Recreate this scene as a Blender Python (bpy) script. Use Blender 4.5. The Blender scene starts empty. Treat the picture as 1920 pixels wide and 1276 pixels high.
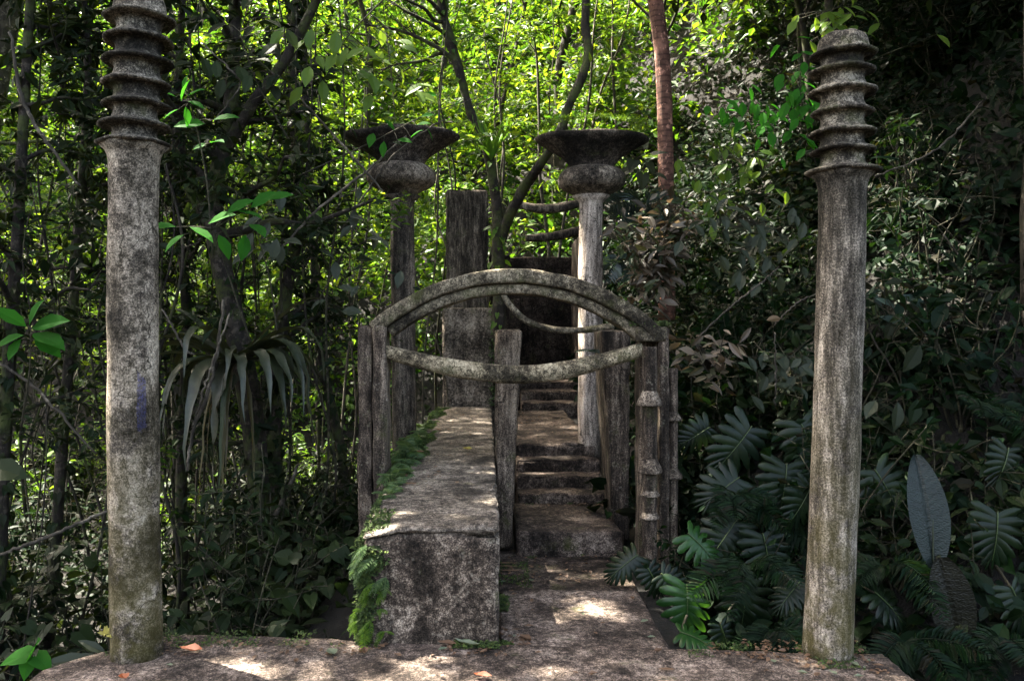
import bpy, bmesh, math, random
import numpy as np
from mathutils import Vector, Matrix, noise

rng = np.random.default_rng(11)
random.seed(11)
R = math.radians
scn = bpy.context.scene
COL = scn.collection
EYE = 1.6                 # camera height over the terrace, metres
FPX = 1493.0              # 28 mm lens on 36 mm: photo pixels per unit of x/depth
SUN = np.array([-0.45, 0.25, 0.86]); SUN /= np.linalg.norm(SUN)


def W(px, py, d):
    """metres (x right, y away, z up) of something seen at photo pixel px,py standing d metres away"""
    return np.array([(px - 912.0) * d / FPX, d, EYE - (py - 620.0) * d / FPX])


# ------------------------------------------------------------------ terrain
def sstep(a, b, x):
    t = np.clip((x - a) / (b - a), 0, 1)
    return t * t * (3 - 2 * t)


def ground_h(x, y):
    x = np.asarray(x, float); y = np.asarray(y, float)
    h = np.full(np.broadcast(x, y).shape, -0.16)
    h = h - 0.95 * sstep(-0.75, -2.3, x) * sstep(40, 12, y)
    h = h - 0.45 * sstep(1.15, 1.6, x) * sstep(7.0, 5.0, y)
    h = h + 1.25 * np.maximum(0, x - 1.7 - 0.9 * sstep(8, 4, y)) * sstep(3.0, 7.5, y) * sstep(16, 9, x) \
        + 9 * sstep(8, 14, x) * sstep(3, 7.5, y)
    h = h + 0.86 * np.maximum(0, y - 14.5) + 0.25 * np.maximum(0, y - 9) * sstep(-0.5, 1.0, x) * sstep(30, 12, y)
    h = h + 0.10 * np.sin(x * 1.7 + y * 0.6) * sstep(1.0, 3.0, np.abs(x)) + 0.06 * np.sin(x * 0.7 - y * 2.3) * sstep(1, 3, np.abs(x))
    return h


# ------------------------------------------------------------------ mesh builder
ORG = {}


def org(o):
    return ORG.get(o.name, np.zeros(3)) if o is not None else np.zeros(3)


class MB:
    def __init__(s):
        s.V = []; s.L = []; s.S = []; s.M = []; s.n = 0

    def add(s, V, loops, sizes, mat=0):
        V = np.asarray(V, float).reshape(-1, 3)
        s.V.append(V); s.L.append(np.asarray(loops, np.int64) + s.n); sz = np.asarray(sizes, np.int64)
        s.S.append(sz); s.M.append(np.full(len(sz), mat, np.int64)); s.n += len(V)

    def build(s, name, mats, parent=None, loc=None, smooth=False):
        V = np.concatenate(s.V); L = np.concatenate(s.L); S = np.concatenate(s.S); Mi = np.concatenate(s.M)
        o0 = org(parent) if parent is not None else (np.zeros(3) if loc is None else np.asarray(loc, float))
        me = bpy.data.meshes.new(name)
        me.vertices.add(len(V)); me.vertices.foreach_set('co', (V - o0).astype(np.float32).ravel())
        me.loops.add(len(L)); me.loops.foreach_set('vertex_index', L.astype(np.int32))
        me.polygons.add(len(S))
        me.polygons.foreach_set('loop_start', (np.cumsum(S) - S).astype(np.int32))
        if not isinstance(mats, (list, tuple)): mats = [mats]
        for m in mats: me.materials.append(m)
        me.polygons.foreach_set('material_index', Mi.astype(np.int32))
        me.polygons.foreach_set('use_smooth', np.full(len(S), smooth))
        me.update(calc_edges=True)
        o = bpy.data.objects.new(name, me); COL.objects.link(o)
        if parent is not None: o.parent = parent
        else: o.location = o0
        ORG[o.name] = o0
        return o


def tag(o, label=None, cat=None, group=None, kind=None):
    if label: o['label'] = label
    if cat: o['category'] = cat
    if group: o['group'] = group
    if kind: o['kind'] = kind
    return o


def empty(name, loc, label=None, cat=None, group=None):
    o = bpy.data.objects.new(name, None); COL.objects.link(o); o.empty_display_size = 0.1
    o.location = loc; ORG[o.name] = np.asarray(loc, float)
    return tag(o, label, cat, group)


def copy_tree(o, loc, rz=0.0, sc=1.0):
    c = o.copy(); COL.objects.link(c); c.location = loc; c.rotation_euler = (0, 0, rz); c.scale = (sc, sc, sc)
    ORG[c.name] = np.asarray(loc, float)
    for ch in list(o.children):
        k = ch.copy(); COL.objects.link(k); k.parent = c
    return c


def norm(a):
    return a / np.maximum(np.linalg.norm(a, axis=-1, keepdims=True), 1e-9)


def smooth_path(pts, n):
    pts = np.asarray(pts, float); k = len(pts)
    if k == 2: return pts[0] + (pts[1] - pts[0]) * np.linspace(0, 1, n)[:, None]
    P = np.vstack([2 * pts[0] - pts[1], pts, 2 * pts[-1] - pts[-2]])
    out = []
    for t in np.linspace(0, k - 1 - 1e-6, n):
        i = int(t); f = t - i
        p0, p1, p2, p3 = P[i], P[i + 1], P[i + 2], P[i + 3]
        out.append(0.5 * (2 * p1 + (p2 - p0) * f + (2 * p0 - 5 * p1 + 4 * p2 - p3) * f * f + (3 * p1 - p0 - 3 * p2 + p3) * f ** 3))
    return np.array(out)


def tube(mb, pts, radii, sides=8, mat=0, rough=0.0, caps=True):
    pts = np.asarray(pts, float); n = len(pts)
    radii = np.interp(np.linspace(0, 1, n), np.linspace(0, 1, len(np.atleast_1d(radii))), np.atleast_1d(radii))
    T = norm(np.gradient(pts, axis=0))
    ref = np.array([0.0, 1.0, 0.0]) if abs(T[0][1]) < 0.9 else np.array([1.0, 0, 0])
    V = np.zeros((n, sides, 3)); a = np.linspace(0, 2 * np.pi, sides, endpoint=False)
    for i in range(n):
        u = np.cross(T[i], ref); u /= np.linalg.norm(u) + 1e-9; w = np.cross(T[i], u); ref = np.cross(u, T[i])
        dirs = np.cos(a)[:, None] * u + np.sin(a)[:, None] * w
        rr = radii[i] * np.ones(sides)
        if rough:
            rr = rr * np.array([1 + rough * (2.2 * noise.noise(Vector(pts[i] * 3.1 + dirs[j] * .9)) + 1.1 * noise.noise(Vector(pts[i] * 9.0 + dirs[j] * 2.5))) for j in range(sides)])
        V[i] = pts[i] + rr[:, None] * dirs
    i, j = np.meshgrid(np.arange(n - 1), np.arange(sides), indexing='ij'); j2 = (j + 1) % sides
    q = np.stack([i * sides + j, i * sides + j2, (i + 1) * sides + j2, (i + 1) * sides + j], -1).reshape(-1)
    sizes = np.full((n - 1) * sides, 4)
    if caps:
        q = np.concatenate([q, np.arange(sides)[::-1], (n - 1) * sides + np.arange(sides)]); sizes = np.concatenate([sizes, [sides, sides]])
    mb.add(V.reshape(-1, 3), q, sizes, mat)


def lathe(mb, prof, seg, centre, jit=0.0, freq=6.0, mat=0, cap=True, seed=0.0, wave=0.0, ysc=1.0):
    """prof: (radius, z) bottom to top; centre(z) -> x, y of the axis"""
    prof = np.asarray(prof, float); n = len(prof)
    V = np.zeros((n, seg, 3))
    for i, (r, z) in enumerate(prof):
        cx, cy = centre(z)
        for j in range(seg):
            a = 2 * math.pi * j / seg
            k = 1 + jit * noise.noise(Vector((math.cos(a) * freq * 0.35 + seed, math.sin(a) * freq * 0.35, z * freq)))
            dz = wave * noise.noise(Vector((math.cos(a) * 1.3 + seed, math.sin(a) * 1.3, seed + 3)))
            V[i, j] = (cx + r * k * math.cos(a), cy + ysc * r * k * math.sin(a), z + dz)
    i, j = np.meshgrid(np.arange(n - 1), np.arange(seg), indexing='ij'); j2 = (j + 1) % seg
    q = np.stack([i * seg + j, i * seg + j2, (i + 1) * seg + j2, (i + 1) * seg + j], -1).reshape(-1); S = np.full((n - 1) * seg, 4)
    if cap:
        q = np.concatenate([q, np.arange(seg)[::-1], (n - 1) * seg + np.arange(seg)]); S = np.concatenate([S, [seg, seg]])
    mb.add(V.reshape(-1, 3), q, S, mat)


def rock_box(mb, lo, hi, step=0.06, bevel=0.015, rough=0.008, warp=None, mat=0, freq=5.0, chip=0.0):
    lo = np.asarray(lo, float); hi = np.asarray(hi, float)

    def lines(a, b):
        n = max(2, int((b - a) / step) + 1); t = list(np.linspace(a, b, n))
        for e in (bevel * 0.4, bevel): t += [a + e, b - e]
        return np.array(sorted(set(np.round(t, 5))))
    ax = [lines(lo[k], hi[k]) for k in range(3)]
    for k in range(3):
        u, v = [(1, 2), (2, 0), (0, 1)][k]
        for side in (0, 1):
            A, B = np.meshgrid(ax[u], ax[v], indexing='ij')
            P = np.zeros(A.shape + (3,)); P[..., u] = A; P[..., v] = B; P[..., k] = (lo, hi)[side][k]
            nu, nv = A.shape; P = P.reshape(-1, 3)
            inner = np.clip(P, lo + bevel, hi - bevel); d = P - inner
            P = inner + bevel * norm(d)
            nn = norm(d)
            for i in range(len(P)):
                p = P[i]; q = Vector(p)
                f = noise.fractal(q * freq, 0.9, 2.1, 4) * rough
                ed = (np.abs(nn[i]) > 0.25).sum() > 1
                if ed and chip: f -= chip * (max(0, noise.noise(q * 5.0) - 0.12) * 3.0 + max(0, noise.noise(q * 13.0) - 0.15) * 1.2)
                P[i] = p + nn[i] * f
            if warp is not None: P = warp(P)
            i, j = np.meshgrid(np.arange(nu - 1), np.arange(nv - 1), indexing='ij')
            q = np.stack([i * nv + j, (i + 1) * nv + j, (i + 1) * nv + j + 1, i * nv + j + 1], -1)
            if side == 0: q = q[..., ::-1]
            mb.add(P, q.reshape(-1), np.full((nu - 1) * (nv - 1), 4), mat)


# leaf templates: x across (-.5..5 of width), y along 0..1, z up (fraction of length)
T_DIA = (np.array([(0, 0, 0), (.5, .42, .07), (0, 1, -.12), (-.5, .42, .07)]), [0, 1, 2, 0, 2, 3], [3, 3])
T_OVAL = (np.array([(0, 0, 0), (.34, .22, .05), (.5, .5, .04), (.3, .78, -.02), (0, 1.0, -.14), (-.3, .78, -.02), (-.5, .5, .04), (-.34, .22, .05), (0, .25, .0), (0, .52, -.02), (0, .8, -.06)]),
          [0, 1, 8, 0, 8, 7, 1, 2, 9, 8, 7, 8, 9, 6, 2, 3, 10, 9, 6, 9, 10, 5, 3, 4, 10, 5, 10, 4], [3, 3, 4, 4, 4, 4, 3, 3])
T_HEART = (np.array([(0, 0.06, 0), (.3, -.12, .03), (.52, .12, .05), (.42, .5, .02), (.2, .8, -.06), (0, 1.05, -.18), (-.2, .8, -.06), (-.42, .5, .02), (-.52, .12, .05), (-.3, -.12, .03), (0, .45, -.03)]),
           [0, 1, 2, 10, 2, 3, 10, 3, 4, 10, 4, 5, 10, 5, 6, 10, 6, 7, 10, 7, 8, 10, 0, 10, 8, 9], [4, 3, 3, 3, 3, 3, 3, 4])


def leaves(mb, P, D, N, L, Wd, tmpl=T_DIA, mat=0):
    P = np.asarray(P, float).reshape(-1, 3); n = len(P)
    if n == 0: return
    y = norm(np.broadcast_to(D, (n, 3))); x = norm(np.cross(y, np.broadcast_to(N, (n, 3)))); z = np.cross(x, y)
    L = np.broadcast_to(L, (n,)); Wd = np.broadcast_to(Wd, (n,))
    V0, lp, sz = tmpl
    V = P[:, None] + (V0[:, 0][None, :, None] * Wd[:, None, None]) * x[:, None] + (V0[:, 1][None, :, None] * L[:, None, None]) * y[:, None] \
        + (V0[:, 2][None, :, None] * L[:, None, None]) * z[:, None]
    k = len(V0)
    loops = (np.asarray(lp)[None] + (np.arange(n) * k)[:, None]).ravel()
    mb.add(V.reshape(-1, 3), loops, np.tile(sz, n), mat)


def rdir(n, droop=0.3, spread=1.0):
    a = rng.uniform(0, 2 * np.pi, n)
    return np.stack([np.cos(a), np.sin(a), rng.normal(-droop, 0.45, n) * spread], 1)


def rnorm(n, bias=(0, -0.2, 1.0), s=0.55):
    return norm(np.asarray(bias) + rng.normal(0, s, (n, 3)))


# places where the sun falls through the leaves: (point, radius)
GAPS = [(W(390, 1290, 3.58), .06), (W(440, 1278, 3.64), .08), (W(850, 1275, 3.66), .05), (W(1072, 1142, 4.58), .03), (W(1108, 1130, 4.68), .02), (W(1108, 470, 7.9), .14), (W(1108, 540, 7.9), .14), (W(1108, 620, 7.9), .14), (W(880, 577, 10.9), .06),
        (W(880, 793, 9.0), .02), (W(350, 200, 5.0), .06), (W(390, 235, 5.1), .05), (W(350, 420, 5.0), .04), (W(450, 400, 5.2), .06),
        (W(1300, 1025, 5.3), .1), (W(1290, 1130, 4.9), .08), (W(1240, 440, 7.3), .18), (W(1480, 150, 7.5), .5),
        (W(1400, 200, 8.0), .4), (W(1380, 380, 9), .3), (W(1500, 60, 8), .3), (W(60, 1230, 4.0), .07), (W(915, 260, 9), .4), (W(780, 240, 6.3), .06), (W(1320, 100, 12), 1.0), (W(1300, 180, 12), .8)]


def sunfilter(P):
    """keep-mask: drops leaves that stand between the sun and one of the gaps"""
    P = np.asarray(P, float); keep = np.ones(len(P), bool)
    for q, r in GAPS:
        v = P - q; t = v @ SUN
        perp = v - t[:, None] * SUN; d = np.linalg.norm(perp, axis=1)
        ang = np.arctan2(perp[:, 1], perp[:, 0])
        rr = r * (1.0 + 0.3 * np.sin(ang * 3 + q[0] * 9) + 0.2 * np.sin(ang * 5 + q[1] * 7)) + 0.18
        keep &= ~((d < rr) & (t > 0.5))
    return keep


# ------------------------------------------------------------------ materials
class NT:
    def __init__(s, name):
        s.m = bpy.data.materials.new(name); s.m.use_nodes = True
        s.t = s.m.node_tree; s.t.nodes.clear(); s.out = s.n('OutputMaterial')

    def n(s, typ, props=None, **inp):
        nd = s.t.nodes.new('ShaderNode' + typ)
        for k, v in (props or {}).items(): setattr(nd, k, v)
        for k, v in inp.items():
            key = int(k[1:]) if k[0] == 'i' and k[1:].isdigit() else k.replace('_', ' ')
            s.set(nd.inputs[key], v)
        return nd

    def set(s, sock, v):
        if isinstance(v, bpy.types.NodeSocket): s.t.links.new(v, sock)
        elif isinstance(v, bpy.types.Node): s.t.links.new(v.outputs[0], sock)
        elif isinstance(v, (tuple, list)) and sock.type == 'RGBA' and len(v) == 3: sock.default_value = (*v, 1)
        else: sock.default_value = v

    def math(s, op, a, b=0.0, clamp=False):
        nd = s.n('Math', {'operation': op, 'use_clamp': clamp}); s.set(nd.inputs[0], a); s.set(nd.inputs[1], b); return nd.outputs[0]

    def ramp(s, f, stops):
        nd = s.n('ValToRGB'); s.set(nd.inputs[0], f); e = nd.color_ramp.elements
        while len(e) < len(stops): e.new(0.5)
        for k, (p, c) in enumerate(stops): e[k].position = p; e[k].color = (*c, 1) if len(c) == 3 else c
        return nd.outputs[0]

    def gray(s, f, a, b):
        if a > b: return s.ramp(f, [(b, (1, 1, 1)), (a, (0, 0, 0))])
        return s.ramp(f, [(a, (0, 0, 0)), (b, (1, 1, 1))])

    def mix(s, f, a, b, mode='MIX'):
        nd = s.n('Mix', {'data_type': 'RGBA', 'blend_type': mode}); s.set(nd.inputs[0], f); s.set(nd.inputs[6], a); s.set(nd.inputs[7], b); return nd.outputs[2]

    def noise(s, vec, scale, detail=5, rough=.6, dist=0.0):
        nd = s.n('TexNoise', Vector=vec, Scale=scale, Detail=float(detail), Roughness=rough, Distortion=dist); return nd.outputs[0]

    def scale(s, vec, v):
        nd = s.n('Vectormath' if False else 'VectorMath', {'operation': 'MULTIPLY'}); s.set(nd.inputs[0], vec); nd.inputs[1].default_value = v; return nd.outputs[0]


def concrete(name, dark=(.022, .019, .016), mid=(.17, .15, .13), light=(.40, .365, .32), streak=False, moss=0.25, lichen=0.3,
             mosscol=(.07, .085, .02), bump=0.55, paint=None, low_moss=None, contrast=0.15):
    s = NT(name)
    co = s.n('TexCoord').outputs['Object']; rnd = s.n('ObjectInfo').outputs['Random']
    off = s.n('CombineXYZ', X=s.math('MULTIPLY', rnd, 37.0), Y=s.math('MULTIPLY', rnd, 71.0), Z=0.0)
    add = s.n('VectorMath', {'operation': 'ADD'}); s.set(add.inputs[0], co); s.set(add.inputs[1], off); v = add.outputs[0]
    vs = s.scale(v, (1, 1, .16)) if streak else v
    n1 = s.noise(vs, 3.2, 7, .62, .3); n2 = s.noise(vs, 32, 6, .7); n3 = s.noise(v, 120, 4, .75); n4 = s.noise(v, 9, 6, .65)
    f = s.math('ADD', s.math('MULTIPLY', n1, .34), s.math('ADD', s.math('MULTIPLY', n2, .26), s.math('ADD', s.math('MULTIPLY', n3, .26), s.math('MULTIPLY', n4, .14))))
    c = s.ramp(f, [(.5 - contrast * .62, dark), (.5 - contrast * .08, tuple(.55 * m for m in mid)), (.5 + contrast * .12, mid), (.5 + contrast * .62, light)])
    spk = s.ramp(n3, [(.36, (.22, .22, .22)), (.5, (.95, .95, .95)), (.64, (1.9, 1.85, 1.75))])
    c = s.mix(.60, c, spk, 'MULTIPLY')
    mot = s.ramp(n2, [(.38, (.55, .55, .55)), (.6, (1.28, 1.28, 1.28))])
    c = s.mix(.70, c, mot, 'MULTIPLY')
    st = s.ramp(s.noise(s.scale(v, (1, 1, .09)), 13, 5, .65), [(.38, (.42, .41, .40)), (.55, (1.12, 1.12, 1.12))])
    c = s.mix(.7, c, st, 'MULTIPLY')
    wv = s.n('VectorMath', {'operation': 'ADD'}); s.set(wv.inputs[0], v); s.set(wv.inputs[1], s.n('TexNoise', Vector=v, Scale=3.0, Detail=4.0).outputs[1])
    cr = s.n('TexVoronoi', {'feature': 'DISTANCE_TO_EDGE'}, Vector=wv.outputs[0], Scale=1.7).outputs[0]
    crk = s.math('MULTIPLY', s.gray(cr, .012, .004), s.gray(n1, .46, .54))
    c = s.mix(s.math('MULTIPLY', crk, .8), c, (.012, .01, .009))
    # pale lichen speckles and dark pits
    sp = s.n('TexVoronoi', {'feature': 'F1'}, Vector=v, Scale=42.0).outputs[0]
    spm = s.math('MULTIPLY', s.gray(sp, .42, .20), s.gray(n4, .52, .58))
    c = s.mix(s.math('MULTIPLY', spm, lichen), c, (.52, .50, .45))
    pit = s.gray(s.noise(v, 190, 2, .6), .37, .29)
    c = s.mix(s.math('MULTIPLY', pit, .75), c, (.016, .014, .012))
    mm = s.gray(s.noise(v, 4.5, 6, .7), .62 - moss * .3, .74 - moss * .2)
    if low_moss is not None:
        z = s.n('SeparateXYZ', Vector=co).outputs[2]
        hm = s.n('MapRange', Value=z); hm.inputs[1].default_value = low_moss; hm.inputs[2].default_value = 0.1; hm.inputs[3].default_value = .12; hm.inputs[4].default_value = 1
        mm = s.math('MULTIPLY', s.gray(s.noise(v, 6.5, 6, .7), .40, .52), hm.outputs[0])
    c = s.mix(s.math('MULTIPLY', mm, .8), c, s.mix(n3, tuple(.35 * k for k in mosscol), tuple(1.5 * k for k in mosscol)))
    if paint:
        (z0, z1), (a0, a1), pc = paint
        xyz = s.n('SeparateXYZ', Vector=co)
        ang = s.math('ARCTAN2', xyz.outputs[1], xyz.outputs[0])
        wob = s.math('MULTIPLY', s.math('SUBTRACT', n4, .5), .3)
        za = s.math('ADD', xyz.outputs[2], wob); aa = s.math('ADD', ang, wob)
        k = s.math('MULTIPLY', s.math('MULTIPLY', s.math('GREATER_THAN', za, z0), s.math('LESS_THAN', za, z1)), s.math('MULTIPLY', s.math('GREATER_THAN', aa, a0), s.math('LESS_THAN', aa, a1)))
        c = s.mix(s.math('MULTIPLY', s.math('MULTIPLY', k, .75), s.gray(n3, .40, .62)), c, pc)
    c = s.mix(1.0, c, (.60, .565, .515), 'MULTIPLY')
    c = s.mix(.75, c, s.ramp(n1, [(.36, (.40, .40, .38)), (.5, (.95, .94, .90)), (.62, (1.15, 1.15, 1.12))]), 'MULTIPLY')
    h = s.math('ADD', s.math('MULTIPLY', n3, .8), s.math('ADD', s.math('MULTIPLY', n2, .9), s.math('MULTIPLY', pit, -.5)))
    b = s.n('Bump', Strength=bump, Distance=.012, Height=h)
    p = s.n('BsdfPrincipled', Base_Color=c, Roughness=.92, Normal=b); p.inputs['Specular IOR Level'].default_value = .2
    s.set(s.out.inputs[0], p); return s.m


def leaf_mat(name, cols, trans=.45, gloss=.35, tcol=(1.5, 1.35, .5), spread=None, spec=.45, vein=None):
    s = NT(name)
    rp = s.n('NewGeometry').outputs['Random Per Island']; oi = s.n('ObjectInfo').outputs['Random']
    f = s.math('FRACT', s.math('ADD', rp, s.math('MULTIPLY', oi, .37)))
    c = s.ramp(f, [(i / max(1, len(cols) - 1), k) for i, k in enumerate(cols)])
    if spread:   # slow colour drift from plant to plant across a big stand
        pos = s.n('NewGeometry').outputs['Position']
        k = s.gray(s.noise(pos, spread[0], 3, .6), .38, .64)
        c = s.mix(k, c, s.mix(1.0, c, spread[1], 'MULTIPLY'))
    if vein:
        co = s.n('TexCoord').outputs['Object']
        k = s.gray(s.noise(co, vein, 3, .6), .35, .7)
        c = s.mix(k, s.mix(1.0, c, (.55, .6, .6), 'MULTIPLY'), c)
    p = s.n('BsdfPrincipled', Base_Color=c, Roughness=gloss); p.inputs['Specular IOR Level'].default_value = spec
    t = s.n('BsdfTranslucent', Color=s.mix(1.0, c, tcol, 'MULTIPLY'))
    m = s.n('MixShader', Fac=trans); s.set(m.inputs[1], p); s.set(m.inputs[2], t)
    s.set(s.out.inputs[0], m); return s.m


def bark(name, a, b, scale=14, band=0.0, moss=0.0):
    s = NT(name); co = s.n('TexCoord').outputs['Object']
    v = s.scale(co, (1, 1, .25)); n1 = s.noise(v, scale, 7, .7); n2 = s.noise(co, 5, 5, .65)
    c = s.ramp(n1, [(.32, a), (.66, b)])
    if band:
        w = s.n('TexWave', {'bands_direction': 'Z', 'wave_type': 'BANDS'}, Vector=co, Scale=band, Distortion=2.5, Detail=2.0)
        c = s.mix(s.math('MULTIPLY', s.gray(w.outputs[1], .6, .95), .55), c, tuple(.45 * k for k in a))
    c = s.mix(s.gray(n2, .5, .72), c, tuple(min(1, 1.7 * k) for k in b))
    c = s.mix(s.math('MULTIPLY', s.gray(s.noise(co, 11, 5, .7), .55, .62), .8), c, tuple(min(1, 3.2 * k) for k in b))
    if moss: c = s.mix(s.math('MULTIPLY', s.gray(s.noise(co, 4, 6, .7), .48, .6), moss), c, (.05, .065, .015))
    p = s.n('BsdfPrincipled', Base_Color=c, Roughness=.85, Normal=s.n('Bump', Strength=1.0, Distance=.03, Height=n1)); p.inputs['Specular IOR Level'].default_value = .25
    s.set(s.out.inputs[0], p); return s.m


def soil():
    s = NT('soil_and_litter'); co = s.n('TexCoord').outputs['Object']
    n = s.noise(co, 6, 8, .7); n2 = s.noise(co, 45, 5, .7)
    c = s.ramp(s.math('ADD', s.math('MULTIPLY', n, .6), s.math('MULTIPLY', n2, .4)), [(.38, (.004, .0035, .0025)), (.52, (.009, .0075, .005)), (.66, (.025, .019, .012))])
    p = s.n('BsdfPrincipled', Base_Color=c, Roughness=.95, Normal=s.n('Bump', Strength=.9, Distance=.04, Height=n2))
    s.set(s.out.inputs[0], p); return s.m


def moss_mat():
    s = NT('moss'); co = s.n('TexCoord').outputs['Object']
    c = s.ramp(s.noise(co, 24, 6, .7), [(.35, (.012, .024, .005)), (.52, (.05, .085, .014)), (.68, (.12, .16, .025))])
    p = s.n('BsdfPrincipled', Base_Color=c, Roughness=.95, Normal=s.n('Bump', Strength=1.0, Distance=.02, Height=s.noise(co, 90, 4, .7)))
    s.set(s.out.inputs[0], p); return s.m


M = {}
M['col_l'] = concrete('weathered_column_warm', mid=(.46, .41, .36), light=(.74, .68, .60), dark=(.03, .026, .02), moss=.1, lichen=.25, low_moss=1.5, mosscol=(.12, .11, .03), paint=((1.12, 1.4), (-1.15, -.75), (.07, .09, .36)), contrast=.16)
M['col_r'] = concrete('weathered_column_grey', mid=(.46, .42, .38), light=(.76, .71, .65), dark=(.03, .027, .023), streak=True, moss=.3, lichen=.4, low_moss=1.6, mosscol=(.12, .11, .03), contrast=.16)
M['ring'] = concrete('ring_concrete', mid=(.15, .14, .122), light=(.46, .43, .385), dark=(.012, .011, .01), moss=.28, lichen=.6)
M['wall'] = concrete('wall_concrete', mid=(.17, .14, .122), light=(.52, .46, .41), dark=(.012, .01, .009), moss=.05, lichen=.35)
M['walltop_skylit'] = concrete('skylit_wall_top_concrete', mid=(.31, .28, .26), light=(.58, .54, .50), dark=(.045, .038, .032), moss=.08, lichen=.15, contrast=.16)  # wall concrete with the skylight from above put into a lighter tone
M['slab'] = concrete('terrace_concrete', mid=(.25, .205, .19), light=(.52, .45, .42), dark=(.03, .025, .021), moss=.08, lichen=.2, contrast=.16)
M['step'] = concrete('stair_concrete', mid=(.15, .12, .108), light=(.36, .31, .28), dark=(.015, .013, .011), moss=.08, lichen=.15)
M['lowpath'] = concrete('shaded_path_concrete', mid=(.10, .08, .072), light=(.24, .20, .18), dark=(.01, .009, .008), moss=.15, lichen=.1)  # path colour darkened for the shadow beyond the near slab's drop
M['post'] = concrete('post_concrete', mid=(.16, .13, .112), light=(.40, .345, .30), dark=(.014, .012, .01), streak=True, moss=.2, lichen=.4)
M['arch'] = concrete('arch_concrete', mid=(.28, .25, .195), light=(.52, .47, .38), dark=(.025, .021, .016), moss=.3, lichen=.35, contrast=.15)
M['beam'] = concrete('beam_concrete', mid=(.50, .44, .33), light=(.72, .66, .52), dark=(.04, .032, .022), moss=.3, lichen=.4)
M['dark'] = concrete('dark_brown_concrete', mid=(.05, .038, .033), light=(.13, .105, .09), dark=(.008, .007, .006), moss=.15, lichen=.2)  # very dark brown tone for the recess walls and the narrow block
M['goblet'] = concrete('goblet_concrete', mid=(.23, .20, .175), light=(.48, .43, .385), dark=(.014, .012, .011), streak=True, moss=.15, lichen=.2)
M['gshaft_sunlit'] = concrete('sunlit_goblet_shaft_concrete', mid=(.66, .58, .54), light=(.82, .75, .71), dark=(.20, .17, .155), streak=True, moss=.12, lichen=.15)  # sun on the shaft's front put into its colour as paleness
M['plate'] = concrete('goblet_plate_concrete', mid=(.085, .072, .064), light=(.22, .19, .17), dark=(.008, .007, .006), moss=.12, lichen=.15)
M['gcollar'] = concrete('goblet_collar_concrete', mid=(.26, .225, .195), light=(.5, .45, .40), dark=(.02, .017, .015), moss=.12, lichen=.2)
M['collar'] = concrete('collar_concrete', mid=(.22, .185, .16), light=(.46, .41, .36), moss=.1, lichen=.4)
M['block'] = concrete('block_concrete', mid=(.38, .335, .30), light=(.62, .56, .51), moss=.15, lichen=.3)
M['soil'] = soil(); M['moss'] = moss_mat()
M['bark_dark'] = bark('dark_bark', (.006, .005, .004), (.026, .021, .016), moss=.8)
M['bark_grey'] = bark('grey_bark', (.018, .015, .012), (.07, .06, .046), moss=.3)
M['bark_red'] = bark('reddish_bark', (.055, .026, .019), (.17, .085, .06), scale=10, band=5)
M['stem'] = bark('green_brown_stem', (.010, .010, .006), (.04, .037, .022), scale=20)
M['twig'] = bark('pale_twig', (.02, .017, .013), (.075, .064, .05), scale=20)
M['lf_far'] = leaf_mat('sunlit_forest_leaf', [(.014, .045, .008), (.036, .10, .013), (.07, .155, .018), (.135, .21, .03), (.05, .13, .016), (.02, .07, .011)], trans=.5, gloss=.5, spread=(.22, (1.35, 1.2, .9)))
M['lf_mid'] = leaf_mat('mid_forest_leaf', [(.032, .08, .013), (.065, .145, .018), (.12, .20, .026), (.048, .11, .018)], trans=.5, gloss=.45, spec=.25)
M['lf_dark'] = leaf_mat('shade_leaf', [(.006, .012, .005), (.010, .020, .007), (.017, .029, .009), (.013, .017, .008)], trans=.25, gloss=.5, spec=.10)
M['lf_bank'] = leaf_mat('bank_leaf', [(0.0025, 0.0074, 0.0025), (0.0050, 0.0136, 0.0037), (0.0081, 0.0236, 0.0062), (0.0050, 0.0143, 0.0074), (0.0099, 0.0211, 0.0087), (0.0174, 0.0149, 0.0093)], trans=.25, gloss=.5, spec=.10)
M['lf_canopy'] = leaf_mat('canopy_leaf', [(.025, .05, .012), (.04, .08, .016)], trans=.25, gloss=.4)
M['lf_bright'] = leaf_mat('young_bright_leaf', [(.018, .085, .010), (.026, .12, .014), (.042, .15, .022)], trans=.55, gloss=.6, tcol=(1.3, 1.7, .6), spec=.05)
M['lf_grey'] = leaf_mat('grey_green_leaf', [(0.0112, 0.0175, 0.0091), (0.0224, 0.0315, 0.0175), (0.0364, 0.0462, 0.0280)], trans=.25, gloss=.5, spec=.25)
M['lf_brown'] = leaf_mat('dry_brown_leaf', [(.035, .027, .016), (.07, .055, .036), (.13, .10, .07), (.21, .165, .12), (.03, .042, .014), (.03, .05, .016)], trans=.3, gloss=.45, tcol=(1.2, 1, .7))
M['lf_blue'] = leaf_mat('blue_green_frond', [(0.0120, 0.0255, 0.0195), (0.0240, 0.0435, 0.0353), (0.0390, 0.0638, 0.0540)], trans=.3, gloss=.3)
M['lf_fern'] = leaf_mat('fern_green', [(0.0310, 0.0713, 0.0217), (0.0651, 0.1240, 0.0434), (0.1318, 0.1938, 0.0853)], trans=.45, gloss=.5)
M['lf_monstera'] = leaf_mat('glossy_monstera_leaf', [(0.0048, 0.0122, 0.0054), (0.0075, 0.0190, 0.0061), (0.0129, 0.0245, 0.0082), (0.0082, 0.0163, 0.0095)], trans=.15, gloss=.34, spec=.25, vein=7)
M['lf_monstera_green'] = leaf_mat('bright_monstera_leaf', [(.02, .07, .014), (.03, .09, .017)], trans=.3, gloss=.3, spec=.4, vein=7)
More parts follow.
